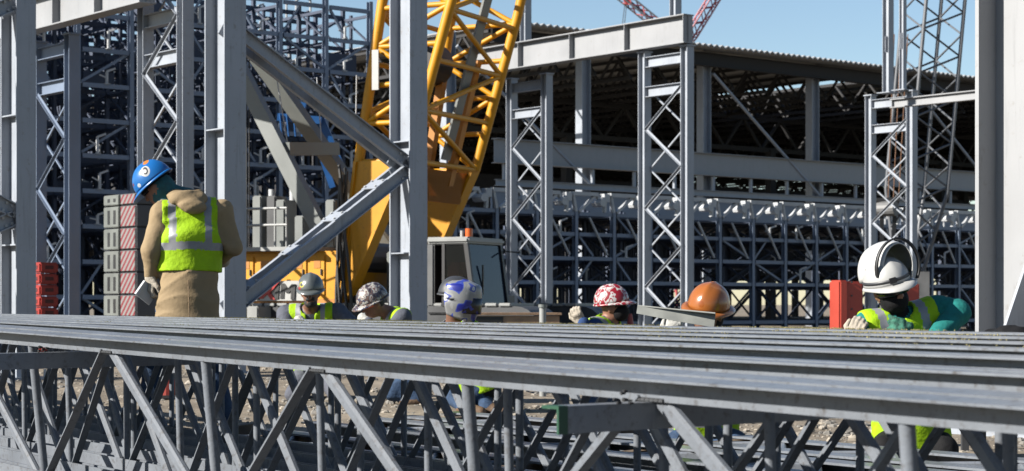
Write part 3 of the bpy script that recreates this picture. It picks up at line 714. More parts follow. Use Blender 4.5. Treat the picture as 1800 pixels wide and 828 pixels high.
for l in (LN, LF):
    for line in (back, front):
        for (t0, z0), (t1, z1) in zip(line[1:], line[2:]): bar('boom_chord', CHD, cp(t0, l, z0), cp(t1, l, z1), cc, T)
    z = 3.2; s = 0
    while z < 8.6:
        z2 = z + .62
        bar('boom_lacing', LAC, cp(on(back, z), l, z), cp(on(front, z), l, z), UP, T)
        a, b_ = (back, front) if s % 2 else (front, back)
        bar('boom_lacing', LAC, cp(on(a, z), l, z), cp(on(b_, z2), l, z2), UP, T); z = z2; s += 1
for line in (back, front):
    z = 3.2; s = 0
    while z < 8.6:
        z2 = z + .80; t0 = on(line, z); t1 = on(line, z2)
        bar('boom_lacing', LAC, cp(t0, LN, z), cp(t0, LF, z), UP, T)
        bar('boom_lacing', LAC, cp(t0, LN if s % 2 else LF, z), cp(t1, LF if s % 2 else LN, z2), UP, T); z = z2; s += 1
bar('boom_inner_post', prof('B', (.12, .16), ORG), cp(1.0, 1.9, 2.9), cp(1.55, 1.9, 5.0), cc, T)
bar('boom_inner_post', prof('B', (.12, .16), ORG), cp(.8, 1.5, 3.0), cp(1.15, 1.5, 5.0), cc, T)
put('rope_sheave', (lambda m_: (m_.tube(cp(.95, 1.0, 4.9), cp(.95, 1.5, 4.9), .36, 18), m_.mesh('rope_sheave', BLACK))[1])(MB()), T)
bar('walk_plank', prof('B', (.04, .28), CRGREY), cp(1.15, 1.5, 3.3), cp(2.25, 1.5, 7.0), cc, T)
fbox('boom_sign', CF, (on(back, 4.9) + .02, on(back, 4.9) + .14), (LN - .12, LN - .09), (4.35, 5.0), WHITEP, T)
# cab
t0, t1 = tpx(757), tpx(829); L0, L1 = -.15, 1.15; zc0 = .80; zc1 = zpy(428, 800)
cab = fbox('cab', CF, (t0, t1 + .1), (L0, L1), (.72, .84), DARKST, T, .02)
fbox('cab_rear_panel', CF, (t0, t0 + .13), (L0, L1), (.84, zc1), mat('cab_dark_grey', (.14, .145, .15), .5), cab, .02)
roof = fbox('cab_roof', CF, (t0, t1 + .03), (L0 - .03, L1 + .03), (zc1, zc1 + .10), CRLIGHT, cab, .03)
for l in (L0 + .04, L1 - .04):
    bar('cab_post', prof('B', (.07, .07), BLACK), cp(t1 + .10, l, .84), cp(t1 - .04, l, zc1), cc, cab)
bar('cab_post', prof('B', (.05, .05), BLACK), cp(t0 + .3, L0 + .03, .84), cp(t0 + .3, L0 + .03, zc1), cc, cab)
def quad(nm, pts, m, parent, th=.012):
    n = (pts[1] - pts[0]).cross(pts[2] - pts[0]).normalized() * th; v = list(pts) + [p + n for p in pts]
    return put(nm, mesh(nm, v, [(3, 2, 1, 0), (4, 5, 6, 7), (0, 1, 5, 4), (1, 2, 6, 5), (2, 3, 7, 6), (3, 0, 4, 7)], m), parent)
quad('windscreen', [cp(t1 + .09, L0 + .08, .86), cp(t1 + .09, L1 - .08, .86), cp(t1 - .04, L1 - .08, zc1 - .02), cp(t1 - .04, L0 + .08, zc1 - .02)], GLASS, cab)
quad('side_window', [cp(t0 + .33, L0 + .03, .9), cp(t1 + .05, L0 + .03, .9), cp(t1 - .07, L0 + .03, zc1 - .03), cp(t0 + .33, L0 + .03, zc1 - .03)], SGLASS, cab)
fbox('cab_dark_sheet', CF, (t0 + .131, t1 - .05), (L1 - .06, L1 - .04), (.84, zc1), BLACK, cab); fbox('cab_dark_sheet', CF, (t0 + .131, t0 + .14), (L0 + .02, L1 - .07), (.84, zc1), BLACK, cab); fbox('cab_dark_top', CF, (t0 + .14, t1 - .05), (L0 + .02, L1 - .07), (zc1 - .02, zc1 - .002), BLACK, cab)  # black sheets added so the cab interior looks dark
quad('side_window', [cp(t0 + .14, L1 - .03, .9), cp(t1 + .05, L1 - .03, .9), cp(t1 - .07, L1 - .03, zc1 - .03), cp(t0 + .14, L1 - .03, zc1 - .03)], GLASS, cab)
fbox('operator_seat', CF, (t0 + .18, t0 + .45), (.2, .7), (.9, 1.55), mat('seat_orange_cloth', (.45, .10, .02), .8), cab, .05)
fbox('wiper', CF, (t1 + .06, t1 + .08), (L0 + .4, L0 + .43), (1.0, 1.5), BLACK, cab)
be = put('beacon', prof('R', (.06, 12), mat('beacon_orange', (.85, .16, .02), .3)), roof, CF @ Matrix.Translation((t1 - .12, .15, zc1 + .11)) @ Matrix.Diagonal((1, 1, .13, 1)))
put('antenna', prof('R', (.03, 8), WHITEP), roof, CF @ Matrix.Translation((t1 - .27, .2, zc1 + .11)) @ Matrix.Diagonal((1, 1, .10, 1)))
bar('mirror_arm', prof('R', (.012, 6), BLACK), cp(t1, L1, zc1 - .1), cp(t1 + .25, L1 + .15, zc1 - .12), cc, cab)
# ------------------------------------------------------------------ counterweight stack
c = W(240, HZ, 27.0); c.z = 0; Fs = frame(c, B, A)          # +X along B (dark side), +Y along A (lit side seen)
T = thing('counterweight_stack', c, 'stack of grey counterweight slabs with red and white hazard stripes', 'counterweight')
z = .05; HAZ = stripe_mat('hazard_stripes', (.33, .32, .31), (.28, .035, .045), .062); CW = mat('counterweight_dark_grey', (.10, .10, .11), .6, var=.15); CWL = mat('counterweight_pale_grey', (.20, .215, .20), .6, var=.2)
for k in range(8):
    h = .322 if k < 7 else .17
    s_ = fbox('counterweight_slab', Fs, (0, 1.25), (0, .98), (z, z + h - .012), CW, T, .012)
    fbox('hazard_panel', Fs, (-.012, -.002), (.03, .46), (z + .015, z + h - .025), HAZ, s_)
    fbox('pale_end_block', Fs, (-.03, .05), (.49, .96), (z + .004, z + h - .018), CWL, s_, .01)
    for y in (.58, .76): fbox('lifting_slot', Fs, (-.034, -.028), (y, y + .07), (z + .05, z + h - .07), BLACK, s_)
    z += h
# ------------------------------------------------------------------ grey lattice crane on the right
T = thing('lattice_crane', W(1600, HZ, 54) - UP * CAMZ, 'dark grey lattice boom crane standing at the right', 'crane')
DG = mat('lattice_dark_grey', (.17, .18, .20), .5, var=.15); DGL = mat('lattice_worn_grey', (.22, .22, .22), .55, var=.25)
def lattice(T, p0, p1, w0, w1, side, up_, chord, lace, pitch, mC, mL, nm='boom'):
    ax = (p1 - p0).normalized(); L = (p1 - p0).length; sd_ = (side - ax * side.dot(ax)).normalized(); u_ = ax.cross(sd_)
    def pt(s, a, b_): f_ = s / L; ww = w0 + (w1 - w0) * min(1, f_ * 4); return p0 + ax * s + sd_ * a * ww / 2 + u_ * b_ * ww / 2
    for a in (-1, 1):
        for b_ in (-1, 1):
            bar(nm + '_chord', prof('R', (chord, 8), mC), pt(0, a, b_), pt(L / 4, a, b_), UP, T); bar(nm + '_chord', prof('R', (chord, 8), mC), pt(L / 4, a, b_), pt(L, a, b_), UP, T)
    s = 0; k = 0
    while s + pitch <= L:
        for b_ in (-1, 1):
            g = 1 if k % 2 else -1
            bar(nm + '_lacing', prof('R', (lace, 6), mL), pt(s, -g, b_), pt(s + pitch, g, b_), UP, T)
            bar(nm + '_lacing', prof('R', (lace, 6), mL), pt(s, b_, -g), pt(s + pitch, b_, g), UP, T)
        s += pitch; k += 1
lattice(T, W(1598, 478, 54), W(1650, -90, 54), .55, 1.25, Vector((1, .35, 0)), UP, .055, .03, .62, DG, DG)
for k in range(3):
    a = W(1530 + 20 * k, 430, 53.5); bar('winch_frame', prof('B', (.10, .10), BLACK), a, W(1526 + 24 * k, 352, 53.5), UP, T)
wd = MB(); wd.tube(W(1536, 368, 53.6), W(1575, 366, 53.2), .22, 16); put('winch_drum', wd.mesh('winch_drum', DGL), T)
bar('winch_frame', prof('B', (.10, .10), BLACK), W(1522, 352, 53.5), W(1582, 350, 53.3), UP, T)
wt = MB(); wt.bar(W(1600, 478, 54), W(1600, 540, 54), .9, .9); wt.bar(W(1560, 545, 54), W(1650, 545, 54), .8, 2.2); put('crane_base', wt.mesh('crane_base', DGL), T)
for k in range(3): bar('rope', prof('R', (.015, 6), mat('rope_rust', (.25, .12, .06), .8)), W(1560 + 9 * k, 380, 53.4), W(1572 + 12 * k, 60, 53.4), UP, T)
# ------------------------------------------------------------------ far red crane
T = thing('tower_crane', W(1197, HZ, 150) - UP * CAMZ, 'far red and white lattice crane behind the girder', 'crane')
RC = mat('crane_red_paint', (.55, .05, .06), .5, var=.1); PK = mat('crane_faded_red', (.60, .25, .28), .5, var=.1)
lattice(T, W(1200, 86, 150), W(1262, -14, 150), .5, .75, Vector((1, .3, 0)), UP, .07, .045, .7, PK, RC)
lattice(T, W(1196, 76, 150), W(1090, -10, 150), .4, .6, Vector((1, .3, 0)), UP, .07, .045, .7, DG, RC, 'jib')
lattice(T, W(1197, 545, 150), W(1197, 80, 150), 1.2, 1.2, Vector((1, .3, 0)), UP, .09, .05, 1.2, RC, RC, 'mast')
hb = MB(); hb.bar(W(1188, 66, 150), W(1208, 66, 150), .8, .8); hb.bar(W(1188, 82, 150), W(1200, 82, 150), .5, .5); put('slewing_unit', hb.mesh('slewing_unit', RC), T)
jb = MB(); jb.bar(W(1098, 4, 150), W(1106, 0, 150), .5, .5); put('jib_head', jb.mesh('jib_head', RC), T)
for k in range(2): bar('rope', prof('R', (.03, 6), BLACK), W(1102 - 3 * k, 2, 150), W(1096 - 4 * k, 60, 150), UP, T)
# ------------------------------------------------------------------ blue aerial lift in the rack
T = thing('aerial_lift', W(575, HZ, 38.5) - UP * CAMZ, 'blue articulated aerial lift folded up in front of the rack', 'lift')
def pb(nm, a, b_, w_, d): bar(nm, prof('B', (w_, d), BLUEM), a, b_, UP, T)
pb('lower_arm', W(590, 520, 38.5), W(612, 330, 38.5), .34, .28); pb('upper_arm', W(614, 340, 38.2), W(560, 212, 38.2), .26, .22); pb('upper_arm', W(585, 330, 38.3), W(545, 215, 38.3), .12, .12); pb('jib_arm', W(565, 212, 38.0), W(488, 206, 38.0), .15, .14); pb('jib_arm', W(530, 180, 38.0), W(522, 208, 38.0), .22, .22)
for k in range(4):
    c = W(492 + 12 * k, 200, 37.9); bar('basket_rail', prof('R', (.02, 6), BLUEM), c, c - UP * .45 + B * .05, A, T)
fbox('lift_chassis', frame(W(590, HZ, 38.5) - UP * CAMZ, B), (-1.2, 1.2), (-.8, .8), (.35, 1.0), BLUEM, T, .08)
for sx in (-.8, .8):
    for sy in (-.8, .8): wm = MB(); q = frame(W(590, HZ, 38.5) - UP * CAMZ, B); wm.tube(q @ Vector((sx, sy - .12, .38)), q @ Vector((sx, sy + .12, .38)), .38, 18); put('wheel', wm.mesh('wheel', BLACK), T)
# ------------------------------------------------------------------ people: smooth distance fields turned into one surface
def surface_nets(D, lo, h):
    nx, ny, nz = D.shape; ins = D < 0
    cnt = np.zeros((nx - 1, ny - 1, nz - 1), np.float32); acc = np.zeros((nx - 1, ny - 1, nz - 1, 3), np.float32)
    cor = [(0, 0, 0), (1, 0, 0), (0, 1, 0), (1, 1, 0), (0, 0, 1), (1, 0, 1), (0, 1, 1), (1, 1, 1)]
    sl = lambda A_, c: A_[c[0]:nx - 1 + c[0], c[1]:ny - 1 + c[1], c[2]:nz - 1 + c[2]]
    for a, b_ in ((0, 1), (2, 3), (4, 5), (6, 7), (0, 2), (1, 3), (4, 6), (5, 7), (0, 4), (1, 5), (2, 6), (3, 7)):
        ca, cb = cor[a], cor[b_]; da = sl(D, ca); db = sl(D, cb); m = sl(ins, ca) != sl(ins, cb)
        t = np.where(m, da / np.where(m, da - db, 1), 0)
        cnt += m
        for k in range(3): acc[..., k] += m * (ca[k] + t * (cb[k] - ca[k]))
    act = cnt > 0; idx = -np.ones(act.shape, np.int64); idx[act] = np.arange(act.sum())
    ijk = np.argwhere(act); V = (ijk + acc[act] / cnt[act][:, None]) * h + np.array(lo)
    Fs = []
    for ax in range(3):
        s0 = [slice(0, n) for n in D.shape]; s1 = list(s0); s0[ax] = slice(0, D.shape[ax] - 1); s1[ax] = slice(1, D.shape[ax])
        a_ = ins[tuple(s0)]; b_ = ins[tuple(s1)]; e = np.argwhere(a_ != b_); u, v = [(1, 2), (2, 0), (0, 1)][ax]
        ok = (e[:, u] > 0) & (e[:, v] > 0) & (e[:, u] < D.shape[u] - 1) & (e[:, v] < D.shape[v] - 1); e = e[ok]
        fl = a_[tuple(e.T)]
        def cell(du, dv): q = e.copy(); q[:, u] += du; q[:, v] += dv; return idx[tuple(q.T)]
        q = np.stack([cell(-1, -1), cell(0, -1), cell(0, 0), cell(-1, 0)], 1); q[~fl] = q[~fl][:, ::-1]; Fs.append(q)
    return V, np.concatenate(Fs)
class Field:
    def __init__(s, lo, hi, h):
        s.h = h; s.lo = np.array(lo, float); n = np.ceil((np.array(hi) - s.lo) / h).astype(int) + 1
        s.D = np.full(n, .12, np.float32); s.L = np.zeros(n, np.int8); s.best = np.full(n, .12, np.float32); s.n = n
    def block(s, lo, hi):
        a = np.clip(np.floor((np.array(lo) - s.lo) / s.h).astype(int), 0, s.n); b_ = np.clip(np.ceil((np.array(hi) - s.lo) / s.h).astype(int) + 1, 0, s.n)
        if np.any(b_ <= a): return None
        g = [s.lo[k] + s.h * np.arange(a[k], b_[k]) for k in range(3)]
        return tuple(slice(a[k], b_[k]) for k in range(3)), np.stack(np.meshgrid(*g, indexing='ij'), -1)
    def put(s, d, sl, lab, k):
        D = s.D[sl]; hh = np.maximum(k - np.abs(D - d), 0) / max(k, 1e-6); s.D[sl] = np.minimum(D, d) - hh * hh * k * .25
        m = d < s.best[sl]; s.L[sl][m] = lab; s.best[sl][m] = d[m]
    def cone(s, a, b_, r1, r2, lab=0, k=.03, lat=None, ratio=1.0):        # tapered limb, optionally flattened (depth = ratio * width)
        a = np.array(a, float); b_ = np.array(b_, float); R = max(r1, r2) + .13
        bl = s.block(np.minimum(a, b_) - R, np.maximum(a, b_) + R)
        if bl is None: return
        sl, P = bl; ab = b_ - a; L2 = max(ab @ ab, 1e-9); t = np.clip((P - a) @ ab / L2, 0, 1); v = P - (a + t[..., None] * ab); r = r1 + (r2 - r1) * t
        if lat is None: d = np.linalg.norm(v, axis=-1) - r
        else:
            lat = np.array(lat); x = v @ lat; w2 = np.maximum((v * v).sum(-1) - x * x, 0); q = np.sqrt((x / r) ** 2 + w2 / (r * ratio) ** 2); d = (q - 1) * r * ratio
        s.put(d.astype(np.float32), sl, lab, k)
    def ell(s, c, R, rad, lab=0, k=.02, sub=False):
        c = np.array(c, float); rad = np.array(rad, float); mx = rad.max() + .06; bl = s.block(c - mx, c + mx)
        if bl is None: return
        sl, P = bl; q = (P - c) @ R; k0 = np.linalg.norm(q / rad, axis=-1); k1 = np.linalg.norm(q / rad ** 2, axis=-1); d = (k0 * (k0 - 1) / np.maximum(k1, 1e-6)).astype(np.float32)
        if sub: s.D[sl] = np.maximum(s.D[sl], -d)
        else: s.put(d, sl, lab, k)
    def grid(s): return np.stack(np.meshgrid(*[s.lo[k] + s.h * np.arange(s.n[k]) for k in range(3)], indexing='ij'), -1)
    def obj(s, name, mats, parent, org, relabel=None, sm=True):
        V, Q = surface_nets(s.D, s.lo, s.h); org = np.array(org)
        me = bpy.data.meshes.new(name); me.from_pydata((V - org).tolist(), [], Q.tolist())
        for m in mats: me.materials.append(m)
        cen = V[Q].mean(1)
        if relabel: li = relabel(cen)
        else: ii = np.clip(np.round((cen - s.lo) / s.h).astype(int), 0, s.n - 1); li = s.L[tuple(ii.T)]
        me.polygons.foreach_set('material_index', li.astype(np.int32)); me.polygons.foreach_set('use_smooth', [sm] * len(Q)); me.update()
        return put(name, me, parent, Matrix.Translation(org))
def npv(v): return np.array(v, float)
def folds(P, amp, f=26.0, seed=0.0):              # soft waves plus sharper creases
    x, y, z = P[..., 0], P[..., 1], P[..., 2]
    u = z + .45 * x * np.sin(3 * z + seed) + .05 * np.sin(11 * x + 6 * y + seed); v = x - .6 * y + .08 * np.sin(9 * z + seed)
    soft = np.sin(f * .7 * (u + .8 * v) + 3 * np.sin(6 * v + seed)) * np.sin(f * .5 * (v - .5 * u) + seed)
    cr = 1 - np.abs(np.sin(f * .45 * (u - .5 * v) + 2.5 * np.sin(8 * v + 1.7 * seed))); cr2 = 1 - np.abs(np.sin(f * .5 * (v + .6 * u) + 2 * np.sin(5 * u + seed)))
    return amp * (.8 * soft - 1.5 * cr ** 3 * (.5 + .5 * np.sin(7 * v + seed)) - 1.2 * cr2 ** 4 * (.5 + .5 * np.sin(9 * u + seed)) + .5)
def headR(fw, up):
    u = Vector(up).normalized(); f = Vector(fw); f = (f - u * f.dot(u)).normalized(); r = f.cross(u)
    return np.array([list(r), list(f), list(u)]).T, Matrix((r, f, u)).transposed().to_4x4()
def person(label, J, fw, up, mats, vest=None, bulk=.0, seed=0.0, h=.011, coat=None, beard=False, wrap=None):
    """J: joints in world space; mats: jacket, trousers, skin, boots, [extra head colour]"""
    J = {k: npv(v) for k, v in J.items()}; base = Vector(((J['lA'] + J['rA']) / 2)); base.z = min(J['lA'][2], J['rA'][2]) - .08
    T = thing('person', base, label, 'person', 'workers around the joists')
    allp = np.stack(list(J.values())); Fd = Field(allp.min(0) - .26, allp.max(0) + .28, h)
    lat = J['rS'] - J['lS']; lat[2] *= .6; lat /= np.linalg.norm(lat); jk, tr, sk, bt, hd = 0, 1, 2, 3, 4; b_ = bulk
    torso = [(J['pelvis'], J['chest'], .165 + b_, .185 + b_, .68), (J['chest'], J['neck'] * .8 + J['chest'] * .2, .18 + b_, .085 + b_ * .5, .72)]
    for a, c, r1, r2, ra in torso: Fd.cone(a, c, r1, r2, jk, .05, lat, ra)
    for s in 'lr':
        c2 = J['chest'] * .35 + J['neck'] * .65
        Fd.cone(c2, J[s + 'S'], .085 + b_ * .7, .075 + b_ * .7, jk, .05); Fd.cone(J[s + 'S'], J[s + 'E'], .070 + b_ * .8, .056 + b_ * .8, jk, .04)
        Fd.cone(J[s + 'E'], J[s + 'W'], .054 + b_ * .8, .042 + b_ * .5, jk, .02)
        Fd.cone(J['pelvis'], J[s + 'H'], .13, .12, tr, .05); Fd.cone(J[s + 'H'], J[s + 'K'], .105, .075, tr, .03); Fd.cone(J[s + 'K'], J[s + 'A'], .072, .06, tr, .02)
        toe = J.get(s + 'T', J[s + 'A'] + npv(Vector(fw).normalized()) * .15 * np.array([1, 1, 0]) + [0, 0, -.045])
        Fd.cone(J[s + 'A'] - [0, 0, .02], toe, .058, .045, bt, .02)
    if coat is not None:
        for a, c, r1, r2, ra in coat: Fd.cone(npv(a), npv(c), r1, r2, jk, .04, lat, ra)
    Fd.D += folds(Fd.grid(), .0060 if seed == 1.0 else .004, 17 if seed == 1.0 else 27, seed).astype(np.float32) * (Fd.L <= 1)
    R, RM = headR(fw, up); H = J['head']; loc = lambda x, y, z: H + R @ np.array([x, y, z])
    nl = sk if wrap is None else hd
    Fd.cone(J['neck'], loc(0, -.02, -.06), .062, .058, nl, .02)
    Fd.ell(loc(0, 0, .01), R, (.076, .096, .112), sk, .02); Fd.ell(loc(0, .03, -.062), R, (.056, .062, .060), sk, .03)
    Fd.cone(loc(0, .092, .008), loc(0, .112, -.030), .010, .016, sk, .012)
    for s in (-1, 1):
        Fd.ell(loc(s * .030, .102, .012), R, (.017, .016, .012), sub=True); Fd.ell(loc(s * .079, -.008, -.012), R, (.011, .022, .033), sk, .01)
    Fd.cone(loc(-.034, .088, .030), loc(.034, .088, .030), .011, .011, sk, .012)
    Fd.cone(loc(-.022, .090, -.062), loc(.022, .090, -.062), .009, .009, sk, .008); Fd.cone(loc(-.018, .088, -.078), loc(.018, .088, -.078), .009, .009, sk, .008)
    if beard:
        Fd.ell(loc(0, .040, -.092), R, (.058, .062, .046), hd, .01); Fd.cone(loc(-.035, .098, -.050), loc(.035, .098, -.050), .012, .012, hd, .008)
    if wrap == 'face':
        Fd.ell(loc(0, .03, -.06), R, (.074, .084, .072), hd, .02); Fd.ell(loc(0, -.005, .01), R, (.083, .100, .116), hd, .01)
    if wrap == 'neck':
        Fd.ell(loc(0, -.025, -.03), R, (.082, .092, .105), hd, .02); Fd.cone(J['neck'], loc(0, .0, -.08), .085, .075, hd, .03)
    Fd.obj('body', mats, T, base)
    HM = RM.copy(); HM.translation = Vector(H)
    for s in (-1, 1):
        em = MB(); em.tube((s * .030, .088, .010), (s * .030, .0935, .010), .012, 10, .008); put('eye', em.mesh('eye', mat('eye_dark', (.03, .02, .015), .2)), T, HM)
    if vest:
        Vf = Field(allp.min(0) - .26, allp.max(0) + .28, .010)
        for a, c, r1, r2, ra in torso: Vf.cone(a, c, r1, r2, 0, .05, lat, ra)
        for s in 'lr':
            c2 = J['chest'] * .35 + J['neck'] * .65; Vf.cone(c2, J[s + 'S'], .085 + b_ * .7, .075 + b_ * .7, 0, .05)
        P = Vf.grid(); ax = J['neck'] - J['pelvis']; AL = np.linalg.norm(ax); ax /= AL
        rel = P - J['pelvis']; uu = rel @ ax; ll = (rel - uu[..., None] * ax) @ lat; fwv = np.cross(ax, lat)
        if fwv @ npv(fw) < 0 and not vest.get('flip'): fwv = -fwv
        if vest.get('fwd') is not None and fwv @ npv(vest['fwd']) < 0: fwv = -fwv
        ff = rel @ fwv
        D = Vf.D + folds(P, .0055, 24, seed + 1).astype(np.float32) - .017 - (.012 * np.clip(1 - uu / .3, 0, 1)).astype(np.float32)
        hem = vest.get('hem', .02); hw = vest.get('half', .17)
        D = np.maximum(D, hem - uu); D = np.maximum(D, np.abs(ll) - hw - .10 * np.clip((AL * .62 - uu) / .2, 0, 1))
        D = np.maximum(D, .092 - np.linalg.norm(P - (J['neck'] + ax * .01), axis=-1))
        if vest.get('open', 0): D = np.maximum(D, np.where(ff > 0, vest['open'] + vest.get('vee', .25) * np.clip(uu - AL * .55, 0, 1) - np.abs(ll), -1))
        Vf.D = D.astype(np.float32)
        p0 = J['pelvis']; band = vest.get('band', .22); sx = vest.get('sx', .095)
        def rel_(c):
            r_ = c - p0; u_ = r_ @ ax; l_ = np.abs((r_ - u_[:, None] * ax) @ lat); o = np.zeros(len(c), np.int32)
            o[(u_ > band) & (u_ < band + .05)] = 1; o[(l_ > sx) & (l_ < sx + .048) & (u_ > band)] = 1; return o
        Vf.obj('vest', [vest.get('mat', LIME), SILV], T, base, rel_)
    return T, HM, base
def hand(T, base, wrist, d, pn, m, curl=.7, side=1, name='glove'):
    """five-fingered work glove: d points from the wrist to the knuckles, pn out of the back of the hand"""
    d = Vector(d).normalized(); pn = Vector(pn); pn = (pn - d * pn.dot(d)).normalized(); x = d.cross(pn) * side
    R = np.array([list(x), list(d), list(pn)]).T; w0 = npv(wrist); loc = lambda a, b_, c: w0 + R @ np.array([a, b_, c])
    Fd = Field(w0 - .23, w0 + .23, .0062)
    Fd.cone(loc(0, -.075, 0), loc(0, .0, 0), .052, .040, 0, .02); Fd.cone(loc(0, .0, 0), loc(0, .075, 0), .040, .048, 0, .02, R[:, 0], .48)
    for k, (fx, ln) in enumerate(((-.034, .072), (-.012, .084), (.011, .078), (.033, .060))):
        p = np.array([fx, .088, 0.0]); a = 0.0
        for sg, r in ((.42, .0125), (.33, .0115), (.27, .010)):
            a += curl * (.7 if sg > .4 else 1.0); q = p + ln * sg * np.array([fx * .4, math.cos(a), -math.sin(a)]); Fd.cone(loc(*p), loc(*q), r, r * .95, 0, .006); p = q
    p = (-.036, .022, -.006); q = (-.066, .058, -.022); r = (-.062, .088, -.040)
    Fd.cone(loc(*p), loc(*q), .019, .0145, 0, .012); Fd.cone(loc(*q), loc(*r), .0135, .0115, 0, .006)
    return Fd.obj(name, [m], T, base)
def helmet(T, HM, m, style='cap', tilt=0.0, name='hard_hat', sc=1.0):
    nphi, nth = 14, 48; v = []; f = []
    ax_, ay_, hz_ = .116 * sc, .140 * sc, .135 * sc; z0 = .035
    for i in range(nphi + 1):
        ph = PI / 2 * i / nphi
        for j in range(nth):
            th = 2 * PI * j / nth; cx = math.sin(th); cy = math.cos(th)
            x = ax_ * math.cos(ph) ** .88 * cx; y = ay_ * math.cos(ph) ** .88 * cy - .005; z = z0 + hz_ * math.sin(ph) ** .95
            rdg = .007 * math.exp(-(x / .018) ** 2) * min(1, math.sin(ph) * 2) * (1 if y > -.11 else .4); v.append((x, y, z + rdg))
    for i in range(nphi):
        for j in range(nth): a = i * nth + j; b_ = i * nth + (j + 1) % nth; f.append((a, b_, b_ + nth, a + nth))
    st = len(v)
    for q in (0, 1, 2):
        for j in range(nth):
            th = 2 * PI * j / nth; cx = math.sin(th); cy = math.cos(th); fr = max(0, cy) ** 2.2
            ex = (.012 + .052 * fr if style == 'cap' else .034 + .020 * fr + .008 * max(0, -cy)) * q / 2 * sc; dz = -.010 * (q / 2) * (1 + fr) - .010 * fr * (q / 2) - (.004 if q == 2 else 0)
            v.append(((ax_ + ex) * cx, (ay_ + ex) * cy - .005, z0 + dz))
    for q in (0, 1):
        for j in range(nth): a = st + q * nth + j; b_ = st + q * nth + (j + 1) % nth; f.append((a + nth, b_ + nth, b_, a))
    o = put(name, mesh(name, v, f, m, True), T, HM @ Matrix.Rotation(tilt, 4, 'X'))
    so = o.modifiers.new('thick', 'SOLIDIFY'); so.thickness = .005; so.offset = -1
    # inner band
    iv = []; n = 32
    for z in (.012, .05):
        for j in range(n): th = 2 * PI * j / n; iv.append((.098 * sc * math.sin(th), .122 * sc * math.cos(th) - .005, z))
    put('hat_band', mesh('hat_band', iv, [(j, (j + 1) % n, n + (j + 1) % n, n + j) for j in range(n)], BLKCL, True), o, HM @ Matrix.Rotation(tilt, 4, 'X'))
    return o
def strip(name, pts, w_, n_, m, parent, HM, th=.004):           # a flat strap along points (local), w_ wide along n_
    v = []; f = []; n_ = Vector(n_)
    for p in pts:
        p = Vector(p); out = p.copy(); out.z = 0; out = out.normalized() * th
        v += [p - n_ * w_ / 2, p + n_ * w_ / 2, p + n_ * w_ / 2 + out, p - n_ * w_ / 2 + out]
    for i in range(len(pts) - 1):
        a = 4 * i
        for q in range(4): f.append((a + q, a + (q + 1) % 4, a + 4 + (q + 1) % 4, a + 4 + q))
    return put(name, mesh(name, v, f, m, True), parent, HM)
def glasses(T, HM, m, wrapw=.072):
    pts = [(wrapw * math.sin(a), .002 + .112 * math.cos(a) ** .8 if abs(a) < 1.5 else 0, .010) for a in [(-1.35 + 2.7 * i / 20) for i in range(21)]]
    o = strip('glasses_lens', pts, .034, (0, .1, 1), m, T, HM, .003)
    for s in (-1, 1):
        mb = MB(); mb.bar((s * .074, .03, .018), (s * .083, -.02, .016), .006); put('glasses_arm', mb.mesh('glasses_arm', BLACK), T, HM)
def hood_shell(T, HM, m, name='welding_hood', rot=0.0, sc=1.0, off=(0, 0, 0), roll=0.0):     # curved shield: from brow to below the chin
    nv, nu = 16, 28; v = []; f = []
    for i in range(nv + 1):
        t = i / nv
        for j in range(nu + 1):
            a = math.radians(-112 + 224 * j / nu); wx = .128 + .012 * math.sin(t * PI) - .040 * max(0, t - .7) / .3; dy = .150 + .030 * math.sin(t * PI * .9) - .03 * t
            zz = .130 - .30 * t + (.04 * (abs(a) / 2) ** 2 if t > .5 else 0); top = max(0, 1 - t * 6); r = 1 - .35 * top ** 2
            v.append((wx * math.sin(a) * r * sc, (dy * math.cos(a) * r + .02) * sc, (zz + .02 * (1 - top)) * sc))
    for i in range(nv):
        for j in range(nu): q = i * (nu + 1) + j; f.append((q, q + 1, q + nu + 2, q + nu + 1))
    tr = len(v); v.append((0, .03 * sc, .16 * sc)); f += [(tr, j + 1, j) for j in range(nu)]
    M = HM @ Matrix.Translation(off) @ Matrix.Rotation(roll, 4, 'Y') @ Matrix.Rotation(rot, 4, 'X')
    o = put(name, mesh(name, v, f, m, True), T, M); so = o.modifiers.new('thick', 'SOLIDIFY'); so.thickness = .006; so.offset = 1
    return o, M
# ---- worker in tan, standing with his back to us
Z = 12.8; P = lambda px, py, dz=0.0: W(px, py, Z + dz)
J = dict(pelvis=P(330, 510), chest=P(337, 415), neck=P(330, 352, .04), head=P(275, 327, .02), lS=P(287, 378, -.05), rS=P(388, 374, .06), lE=P(266, 440, -.10), lW=P(266, 482, -.05),
         rE=P(409, 432, .05), rW=P(378, 462, .30), lH=P(306, 545), rH=P(350, 545), lK=P(268, 645, .05), rK=P(376, 640, .0), lA=P(256, 756, .05), rA=P(402, 756, .0))
T, HM, b0 = person('worker in tan coat, lime vest and blue hard hat standing with his back to us', J, (-.80, .28, -.52), (-.62, -.05, .78), [TAN, DENIM, SKIN, BOOT, mat('teal_gaiter', (.015, .14, .17), .85, var=.3, scale=40)],
                   vest=dict(hem=.12, half=.185, band=.26, sx=.095, fwd=(-.3, .95, 0), flip=True), bulk=.016, seed=1.0, wrap='neck',
                   coat=[(P(331, 495), P(330, 590), .190, .222, .80)])
Fd = Field(npv(P(330, 352)) - .26, npv(P(330, 352)) + .26, .010)           # hood lying on the shoulders
I3 = np.eye(3)
RT = headR((-.3, .95, 0), (0, 0, 1))[0]
